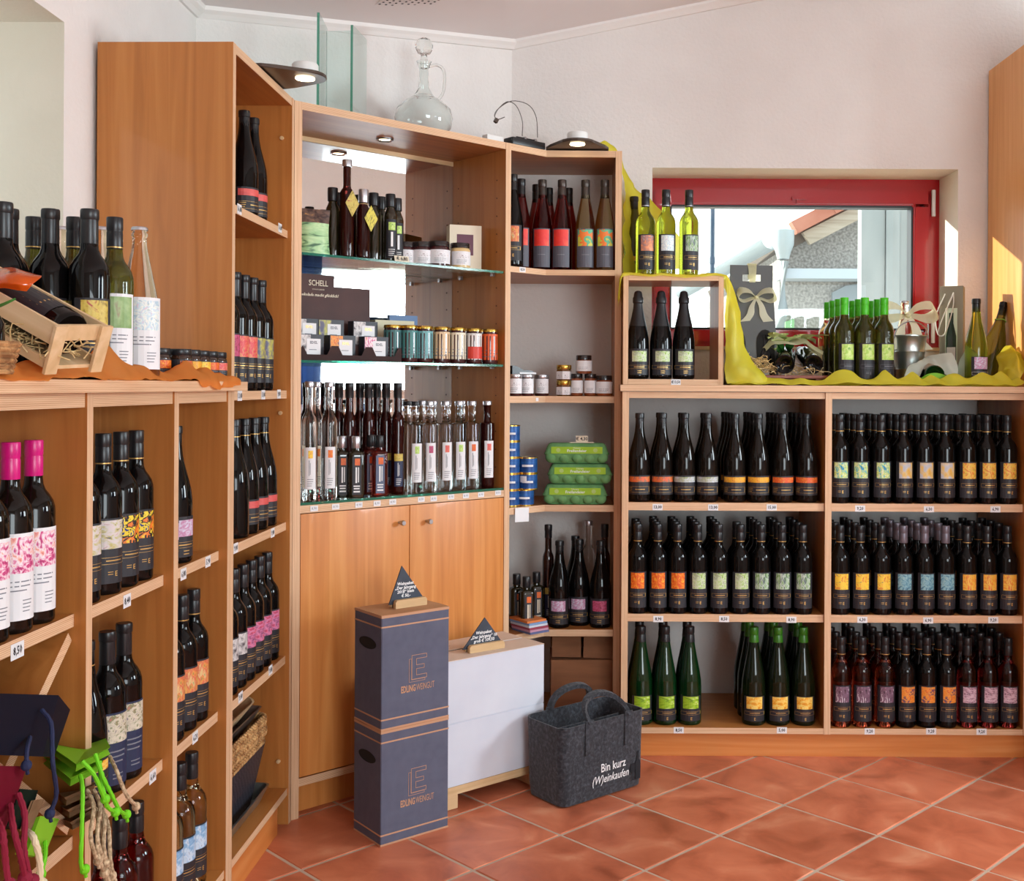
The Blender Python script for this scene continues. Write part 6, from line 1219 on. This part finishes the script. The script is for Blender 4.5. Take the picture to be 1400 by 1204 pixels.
# wooden gift crate, propped up at its far end
ex = Vector((-.80, .34, .37)).normalized(); ez = Vector((.36, -.22, .9)); ez = (ez-ex*ez.dot(ex)).normalized(); ey = ez.cross(ex).normalized()
E0 = at(106, 474, 1.735); CRM = Matrix((( ex.x, ey.x, ez.x, E0.x), (ex.y, ey.y, ez.y, E0.y), (ex.z, ey.z, ez.z, E0.z), (0, 0, 0, 1)))
cr = thing('gift_crate', 'open pale wooden gift crate with straw and a dark bottle, tilted on the orange cloth', 'crate'); cr.matrix_world = CRM
CL, CWd, CHh, ct = .36, .098, .074, .006
def cbx(nm, x0, x1, y0, y1, z0, z1, m=PINE): return bx(nm, x0, x1, y0, y1, z0, z1, m, cr)
for y in (-1, 1):
    a, b2 = (-CWd/2, -CWd/2+ct) if y < 0 else (CWd/2-ct, CWd/2)
    cbx('side_slat', 0, CL, a, b2, CHh*.5-.034, CHh*.5); cbx('side_slat', 0, CL, a, b2, -CHh*.5, -CHh*.5+.016)
cbx('floor_board', 0, CL, -CWd/2+ct+.0003, CWd/2-ct-.0003, -CHh/2, -CHh/2+ct)
for xx in (0, CL-ct):
    for y in (-1, 1):
        a, b2 = (-CWd/2-.006, -CWd/2+.016) if y < 0 else (CWd/2-.016, CWd/2+.006); cbx('end_post', xx-.0065 if xx == 0 else xx+ct+.0003, xx-.0003 if xx == 0 else xx+ct+.006, a, b2, -CHh/2-.006, CHh/2)
    cbx('end_board', xx, xx+ct, -CWd/2+ct+.0003, CWd/2-ct-.0003, CHh*.5-.026, CHh*.5-.0005)
bm = bmesh.new(); straw_bm(bm, (CL*.5, 0, -.030), CL*.46, .038, .040, 460, 8, .0012, .055); o = mk('straw', bm, STRAW, cr); o['kind'] = 'stuff'
gbp = CRM @ Vector((.022, .0, .012)); rotm = CRM.to_3x3() @ Matrix.Rotation(PI/2, 3, 'Y')
bt_ = bottle('cork', BLACKG, BLACKP, gbp, 0, 'dark bottle with black label and orange seal lying in the gift crate', None, None); bt_.rotation_euler = rotm.to_euler()
bm = bmesh.new(); 
for a0, z0, z1, mi in ((0, .03, .17, 0),): patch(bm, .0365, -62, 62, z0, z1, 0, .0008, 10)
patch(bm, .0365, -30, 20, .125, .165, 1, .0012, 6); lines(bm, .0365, -40, 20, .05, .10, 3, 2)
la = mk('label', bm, [MATTE, mat('orange_seal', srgb(224, 98, 36), .4), GOLD], bt_); 
up_local = rotm.inverted() @ ez; la.rotation_euler = (0, 0, math.atan2(up_local.y, up_local.x)+PI/2)
oz = [[tuple(at(u, v, Y)) for u, v, Y in r] for r in ([(-30, 372, 1.78), (-8, 366, 1.76), (16, 364, 1.75), (30, 372, 1.75)], [(-30, 384, 1.73), (-5, 378, 1.70), (22, 374, 1.70), (57, 377, 1.72)], [(-30, 392, 1.70), (0, 388, 1.68), (24, 386, 1.68), (46, 388, 1.70)], [(-30, 398, 1.70), (5, 396, 1.69), (28, 396, 1.69), (38, 396, 1.70)])]
sheet('cellophane_wrap', oz, mat('orange_cellophane', srgb(236, 104, 22), .15, coat=.5), 'crinkled shiny orange cellophane on the wooden gift crate', 'wrapping', 5, .006, 55)
bkc = at(6, 488, 1.60); bk = thing('wicker_basket', 'small wicker basket with dark jar and leaf at left picture edge', 'basket', (bkc.x-.035, 1.60, 1.3325))
WICK = noisy('wicker', [(.35, srgb(120, 78, 44)), (.65, srgb(196, 148, 96))], (60, 60, 90), 3, .5, .7, bump=.4)
bm = bmesh.new()
for k in range(6): tube(bm, [((.040+.002*k)*math.cos(2*PI*j/24), (.040+.002*k)*math.sin(2*PI*j/24), .005+.008*k+.002*math.sin(12*2*PI*j/24)) for j in range(25)], .0048, 6)
o = mk('basket_weave', bm, WICK, bk, smooth=True); o['kind'] = 'stuff'
bm = bmesh.new(); lathe(bm, [(0, .004), (.030, .004), (.032, .010), (.032, .075), (.022, .095), (0, .097)], 18); mk('dark_jar', bm, BLACKG, bk, smooth=True)
bm = bmesh.new(); leaf_bm(bm, Matrix.Translation((.0, -.01, .085)) @ Matrix.Rotation(.2, 4, 'Z') @ Matrix.Rotation(-.35, 4, 'Y'), .058, .012, -.1); leaf_bm(bm, Matrix.Translation((-.01, -.01, .085)) @ Matrix.Rotation(-.7, 4, 'Z') @ Matrix.Rotation(-.2, 4, 'Y'), .05, .012, .1); mk('leaf', bm, LEAF, bk, smooth=True)
# ------------------------------------------------------------------ paper bags in the crossed rack
def cord_bm(pts, r=.0035, knot=True):
    bm = bmesh.new(); P = curve_pts(pts, 26); tube(bm, P, [r*(1+.12*math.sin(k*2.4)) for k in range(27)], 7)
    if knot:
        bmesh.ops.create_uvsphere(bm, u_segments=8, v_segments=6, radius=r*2.4, matrix=Matrix.Translation(P[-1]))
        tube(bm, [P[-1], P[-1]+Vector((.004, 0, -.014))], r*.9, 6)
    return bm
def paper_bag(lab, cat, m, corners, thick, grp, cords=(), cm=None, hole=False, rc=.0035):
    """flat folded bag: two panels with a folded-in side between them; corners are local to the left unit"""
    t = thing('paper_bag', lab, cat, (0, 0, 0), 0, grp); t.matrix_world = MLU
    c = [Vector(p) for p in corners]; nrm = (c[1]-c[0]).cross(c[3]-c[0]).normalized()
    if nrm.y > 0 and abs(nrm.y) > .5: nrm = -nrm
    if abs(nrm.z) > .5 and nrm.z < 0: nrm = -nrm
    bm = bmesh.new(); A = [bm.verts.new(p) for p in c]; B = [bm.verts.new(p-nrm*thick) for p in c]
    bm.faces.new(A); bm.faces.new(B[::-1])
    mid = (c[0]+c[1]+c[2]+c[3])/4
    for k in range(4):
        j = (k+1) % 4; e0 = (c[k]+(mid-c[k])*.10)-nrm*thick*.5; e1 = (c[j]+(mid-c[j])*.10)-nrm*thick*.5; E = [bm.verts.new(e0), bm.verts.new(e1)]
        bm.faces.new((A[k], A[j], E[1], E[0])); bm.faces.new((E[0], E[1], B[j], B[k]))
    bmesh.ops.solidify(bm, geom=bm.faces[:], thickness=.0006)
    mk('bag_body', bm, m, t)
    for pts in cords: mk('cord', cord_bm(pts, rc), cm or m, t, smooth=True)
    return t
NAVYM = mat('navy_paper', srgb(16, 22, 44), .5); LIMEM = mat('lime_paper', srgb(178, 238, 64), .5); KRAFT = noisy('kraft_paper', [(.3, srgb(160, 120, 84)), (.7, srgb(182, 142, 104))], (20, 20, 60), 3, 0, .8); WINEM = mat('wine_red_paper', srgb(132, 10, 44), .5); DGREEN = mat('dark_green_paper', srgb(18, 40, 30), .5)
ROPE = noisy('natural_cord', [(.35, srgb(150, 122, 92)), (.65, srgb(206, 182, 148))], (150, 150, 150), 2, 0, .9); NAVYC = mat('navy_cord', srgb(28, 36, 70), .8); LIMEC = mat('lime_cord', srgb(110, 200, 20), .7); WINEC = mat('wine_red_cord', srgb(128, 12, 44), .8); CREAMC = mat('cream_cord', srgb(222, 204, 170), .8)
def h(u, v, y): return hit(MLU, u, v, y)
g_ = 'paper gift bags in the crossed rack'
paper_bag('navy blue paper bag with navy cord on top of the crossed rack', 'paper bag', NAVYM, [h(-60, 946, -.05), h(80, 950, -.05), h(58, 1034, -.05), h(-60, 1030, -.05)], .075, g_, [[h(57, 970, -.055), h(70, 990, -.075), h(72, 1040, -.085), h(77, 1085, -.08), h(68, 1112, -.07)], [h(41, 1008, -.055), h(37, 1024, -.07), h(36, 1046, -.072)]], NAVYC)
bm = bmesh.new(); gp = [h(80, 950, -.05), h(63, 1000, -.046), h(96, 970, -.02), h(74, 1034, -.02), h(58, 1034, -.05)]
vs = [bm.verts.new(p) for p in gp]; bm.faces.new((vs[0], vs[1], vs[4])); bm.faces.new((vs[0], vs[2], vs[1])); bm.faces.new((vs[1], vs[2], vs[3])); bm.faces.new((vs[1], vs[3], vs[4])); bmesh.ops.solidify(bm, geom=bm.faces[:], thickness=.001)
mk('side_gusset', bm, NAVYM, [o for o in C.objects if o.name.startswith('paper_bag')][-1])
for k in range(2):
    dv = 20*k
    paper_bag(['upper lime green paper bag with lime cords lying on brown bags', 'lower lime green paper bag lying under another lime bag'][k], 'paper bag', LIMEM, [h(104-8*k, 1044+dv, -.075), h(151-10*k, 1021+dv, -.07), h(138-8*k, 996+dv*.9, .15), h(44, 1002+dv, .15)], .012, g_,
        [[h(130, 1030, -.08), h(140, 1060, -.095), h(152, 1085, -.10), h(164, 1108, -.10), h(173, 1113, -.095)], [h(112, 1040, -.08), h(128, 1058, -.095), h(142, 1090, -.10), h(148, 1104, -.10), h(158, 1110, -.10)], [h(136, 1040, -.08), h(139, 1070, -.09), h(144, 1092, -.10)]] if k == 0 else [[h(110, 1060, -.08), h(113, 1080, -.095), h(112, 1130, -.10), h(111, 1180, -.10), h(116, 1188, -.10)]], LIMEC)
for k in range(3):
    v0 = 1072+17*k
    paper_bag(['topmost', 'middle', 'lowest'][k]+' brown kraft paper bag of the pile under the lime bags', 'paper bag', KRAFT, [h(88+4*k, v0+18, -.06), h(130-2*k, v0, -.055), h(128-2*k, v0-6, .17), h(72, v0+6, .17)], .013, g_,
        [[h(128+8*k-9*j, v0+8, -.062), h(137+6*k-9*j, v0+30, -.085), h(133+9*k-9*j, v0+70, -.095), h(140+9*k-10*j, v0+100-4*j, -.095), h(144+9*k-10*j, v0+108-4*j, -.095)] for j in range(2)]+([[h(150, 1034, -.03), h(160, 1055, -.06), h(172, 1085, -.07), h(186, 1102, -.07)]] if k == 0 else []), ROPE)
paper_bag('wine red paper bag with red cords in the lower left of rack', 'paper bag', WINEM, [h(-50, 1046, -.06), h(37, 1047, -.06), h(-2, 1160, -.06), h(-60, 1160, -.06)], .03, g_, [[h(25, 1085, -.065), h(34, 1115, -.085), h(33, 1160, -.09), h(40, 1196, -.09), h(44, 1204, -.09)], [h(14, 1100, -.065), h(18, 1130, -.09), h(28, 1170, -.095), h(34, 1200, -.09)], [h(-4, 1120, -.065), h(4, 1140, -.09), h(8, 1180, -.09), h(12, 1210, -.09)]], WINEC, rc=.0045)
paper_bag('small lime green paper bag in the lower triangle of the rack', 'paper bag', LIMEM, [h(55, 1115, -.035), h(81, 1119, -.035), h(60, 1172, -.035), h(36, 1168, -.035)], .018, g_, [[h(62, 1150, -.04), h(62, 1170, -.05), h(56, 1195, -.05)]], LIMEC)
paper_bag('dark green paper bag behind the wine red bag', 'paper bag', DGREEN, [h(28, 1078, -.02), h(52, 1080, -.02), h(36, 1135, -.02), h(10, 1130, -.02)], .02, g_)
paper_bag('brown kraft bag with cream cord between dark green and lime bags', 'paper bag', KRAFT, [h(46, 1094, -.028), h(61, 1092, -.028), h(42, 1136, -.028), h(30, 1136, -.028)], .004, g_, [[h(36, 1136, -.035), h(46, 1145, -.06), h(54, 1175, -.065), h(55, 1210, -.06)]], CREAMC, rc=.005)
# ------------------------------------------------------------------ baskets at the foot of the tall cabinet
BRAID = noisy('sea_grass', [(.35, srgb(128, 84, 44)), (.65, srgb(204, 160, 104))], (50, 50, 50), 3, .6, .7)
DWOV = mat('dark_woven', srgb(34, 34, 42), .45); nt, p, N, L = nodes(DWOV)
tc = N('TexCoord'); ck = N('TexChecker'); ck.inputs['Scale'].default_value = 90; ck.inputs[1].default_value = (.010, .010, .016, 1); ck.inputs[2].default_value = (.045, .045, .06, 1); L(tc.outputs['Object'], ck.inputs['Vector']); L(ck.outputs[0], p.inputs['Base Color']); b = N('Bump'); b.inputs['Strength'].default_value = .6; b.inputs['Distance'].default_value = .004; L(ck.outputs['Fac'], b.inputs['Height']); L(b.outputs[0], p.inputs['Normal'])
def tray_shell(nm, x, y, z, L0, W0_, L1, W1, hh, m, lab, tilt=0, rim=None, group=None, roundr=.02):
    t = thing(nm, lab, 'basket' if 'basket' in nm else 'tray', MLU @ Vector((x, y, z)), LRZ, group); t.rotation_euler = (tilt, 0, LRZ)
    bm = bmesh.new(); out = []
    for zz, f, ins in ((0, 0, 0), (hh, 1, 0), (hh, 1, .005), (.006, .02, .005)):
        l, w = L0+(L1-L0)*f-2*ins, W0_+(W1-W0_)*f-2*ins; out.append([bm.verts.new((px, py, zz)) for px, py in rrect(-l/2, l/2, -w/2, w/2, roundr)])
    for a, b2 in zip(out, out[1:]):
        n = len(a)
        for k in range(n): bm.faces.new((a[k], a[(k+1) % n], b2[(k+1) % n], b2[k]))
    bm.faces.new(out[0][::-1]); bm.faces.new(out[-1]); mk('body', bm, m, t, smooth=True)
    if rim:
        bm = bmesh.new(); pts = rrect(-L1/2, L1/2, -W1/2, W1/2, roundr+.01, 4); P = []
        n = len(pts)
        for k in range(n):
            a, b2 = Vector((*pts[k], hh)), Vector((*pts[(k+1) % n], hh)); m2 = max(1, int((b2-a).length/.016))
            P += [a+(b2-a)*(j/m2) for j in range(m2)]
        for k, pp in enumerate(P):
            d = (P[(k+1) % len(P)]-P[k-1]).normalized(); ang = math.atan2(d.y, d.x)
            for sgn in (-1, 1): bmesh.ops.create_uvsphere(bm, u_segments=8, v_segments=5, radius=1, matrix=Matrix.Translation(pp+Vector((0, 0, .004*sgn))) @ Matrix.Rotation(ang, 4, 'Z') @ Matrix.Rotation(.6*sgn, 4, 'Y') @ Matrix.Diagonal((rim*1.35, rim*.75, rim*.62, 1)))
        o = mk('braided_rim', bm, BRAID, t, smooth=True); o['kind'] = 'stuff'
    return t
bxx, byy = 2.985, .150
gb_ = 'stack of baskets and trays'
tray_shell('metal_tray', bxx, byy, .1097, .36, .20, .40, .245, .048, ZINC, 'low zinc tray at the bottom of the basket stack', 0, None, gb_)
tray_shell('woven_basket', bxx, byy+.004, .1165, .32, .17, .385, .235, .170, DWOV, 'dark woven basket standing in the zinc tray', 0, None, gb_)
tray_shell('wicker_basket', bxx, byy+.004, .2300, .33, .18, .378, .228, .062, WICK, 'red-brown wicker basket nested in the dark woven basket', 0, .008, gb_)
tray_shell('sea_grass_basket', bxx, byy+.004, .2650, .32, .17, .385, .232, .056, BRAID, 'lower braided sea grass basket of the stack', 0, .013, gb_)
tray_shell('sea_grass_basket', bxx, byy+.004, .2950, .32, .17, .385, .230, .056, BRAID, 'upper braided sea grass basket of the stack', 0, .013, gb_)
tray_shell('metal_tray', bxx, byy+.008, .3350, .30, .15, .365, .215, .058, mat('pewter', srgb(120, 106, 98), .35, metal=.6), 'pewter coloured tray near the top of the basket stack', .06, None, gb_, .012)
tray_shell('wooden_tray', bxx-.01, byy+.012, .3750, .30, .15, .365, .215, .052, PINE, 'oval whitewashed wooden tray on top of the basket stack', .10, None, gb_, .07)
# ------------------------------------------------------------------ outside, beyond the red window
STUC = noisy('stucco', [(.35, srgb(136, 134, 130)), (.5, srgb(164, 162, 158)), (.65, srgb(190, 188, 184))], (46, 46, 46), 6, 0, .95, bump=.6)
OW = 9.5
def op(u, v, Y=OW): return at(u, v, Y)
hs_ = thing('house', 'grey stucco neighbouring house with pink tiled verge seen through the window', 'building', (0, 0, 0))
def slab(nm, pts, y0, y1, m, parent):
    """a thick outline standing square to the view"""
    bm = bmesh.new(); a = [bm.verts.new((p.x, y0, p.z)) for p in pts]; b2 = [bm.verts.new((p.x, y1, p.z)) for p in pts]; n = len(pts)
    bm.faces.new(a); bm.faces.new(b2[::-1])
    for k in range(n): bm.faces.new((a[k], b2[k], b2[(k+1) % n], a[(k+1) % n]))
    return mk(nm, bm, m, parent)
slab('gable_wall', [op(1066, 344), op(1215, 268), op(1215, 640), op(1066, 640)], OW, OW+5, STUC, hs_)
VB_ = wood('verge_wood', 'x', srgb(150, 140, 126), srgb(176, 166, 150), srgb(190, 182, 168), .8)
slab('verge_board', [op(1088, 324), op(1215, 260), op(1215, 280), op(1098, 340)], OW-.28, OW-.22, VB_, hs_)
slab('roof_slab', [op(1066, 330), op(1215, 255), op(1215, 272), op(1072, 345)], OW-.20, OW+5, mat('roof_underside', srgb(110, 104, 98), .9), hs_)
RT = noisy('roof_tile', [(.35, srgb(176, 112, 92)), (.65, srgb(196, 136, 116))], (4, 4, 4), 3, 0, .8)
for k in range(3):
    u0, u1 = 1071+50*k, 1123+50*k; v0, v1 = 311-25.5*k, 284.5-25.5*k
    slab('verge_tile', [op(u0, v0+.0), op(u1, v1), op(u1+8, v1+15), op(u0+9, v0+15)], OW-.34-.012*k, OW-.215, RT, hs_)
GUT = mat('gutter_zinc', srgb(176, 190, 196), .5, metal=.3)
gt = thing('gutter', 'pale zinc eaves gutter and downpipe outside the window', 'gutter', (0, 0, 0))
g0, g1 = op(1066, 326, OW-.3), op(1005, 392, OW+5)
g1 = g0+Vector((-.25, 5.0, -.02))
bm = bmesh.new(); rg = []
for P0 in (g0, g1):
    rg.append([bm.verts.new(P0+Vector((-.09*math.cos(PI*k/10)-.06, 0, -.09*math.sin(PI*k/10)))) for k in range(11)])
for k in range(10): bm.faces.new((rg[0][k], rg[0][k+1], rg[1][k+1], rg[1][k]))
bmesh.ops.solidify(bm, geom=bm.faces[:], thickness=.006); mk('gutter_channel', bm, GUT, gt, smooth=True)
g0c = g0+Vector((.02, -.05, 0))
bm = bmesh.new(); lathe(bm, [(.02, 0), (.095, 0), (.09, -.12), (.065, -.18), (.05, -.24), (.02, -.24)], 16, c=(g0c.x, g0c.y, g0c.z+.06)); mk('rain_hopper', bm, GUT, gt, smooth=True)
bm = bmesh.new(); tube(bm, [g0c+Vector((0, 0, -.2)), g0c+Vector((0, 0, -.62)), g0c+Vector((-.02, .12, -.80)), g0c+Vector((-.02, .12, -3.2))], .048, 12); mk('downpipe', bm, GUT, gt, smooth=True)
bx('cornice_board', op(1060, 380).x, op(1300, 380).x, OW-.3, OW-.01, op(1100, 385).z, op(1100, 372).z, mat('blue_grey_board', srgb(190, 204, 216), .7), hs_)
slab('archway', [op(1137, 640, OW-.02), op(1215, 640, OW-.02), op(1215, 392, OW-.02), op(1179, 387, OW-.02), op(1155, 391, OW-.02), op(1137, 400, OW-.02)], OW-.05, OW-.005, mat('slate_blue_door', srgb(140, 152, 160), .7), hs_)
slab('side_door', [op(1073, 450, OW-.02), op(1085, 450, OW-.02), op(1085, 436, OW-.02), op(1073, 440, OW-.02)], OW-.05, OW-.005, mat('green_shutter', srgb(150, 200, 150), .7), hs_)
gd_ = thing('garage_front', 'pale grey vertical panelled wall outside at the right of the window', 'building', (0, 0, 0))
PNL = noisy('panel_grey', [(.35, srgb(140, 150, 152)), (.65, srgb(164, 172, 174))], (3, 3, 1), 3, 0, .7)
for k, (u0, u1) in enumerate(((1178, 1210), (1211, 1229), (1230, 1242), (1243, 1275), (1276, 1320))):
    a, b2 = op(u0, 300, 7.6), op(u1, 300, 7.6); bx('wall_panel', a.x, b2.x, 7.6-.02*(k % 2), 7.7, -.2, 4.2, PNL, gd_)
pl = thing('pole', 'thin dark blue pole standing outside beyond the window', 'pole', op(972.5, 600, 8.0)); pl.location.z = -.2
bm = bmesh.new(); lathe(bm, [(0, 0), (.016, 0), (.016, 2.42), (.020, 2.43), (.020, 2.47), (.016, 2.48), (.016, 3.4), (0, 3.4)], 12); mk('shaft', bm, mat('pole_blue', srgb(40, 70, 96), .5), pl)
gr_ = bx('ground', -20, 30, 4.9, 60, -.4, -.2, mat('yard_gravel', srgb(196, 188, 176), .95)); struct(gr_)
# inside the shop beyond the view, seen only in the mirror: a dark blue panel added over half of the right window as a stand-in
rows_ = [[(3.10+.025*math.sin(k*1.9), 1.02+.0467*k, z) for z in (2.32, 1.9, 1.5, 1.18)] for k in range(31)]
sheet('stand_in_panel', rows_, mat('navy_stand_in', srgb(52, 74, 104), .8), 'dark blue stand-in panel added across the nearer part of the right-hand window', 'stand_in_panel', 2, .004, 61)

bw_ = bx('sky_blocker_wall', -2.9, -2.7, -.5, 4.2, -.2, 3.6, STUC); struct(bw_)  # unseen wall added outside the left window to keep sky light off the jamb
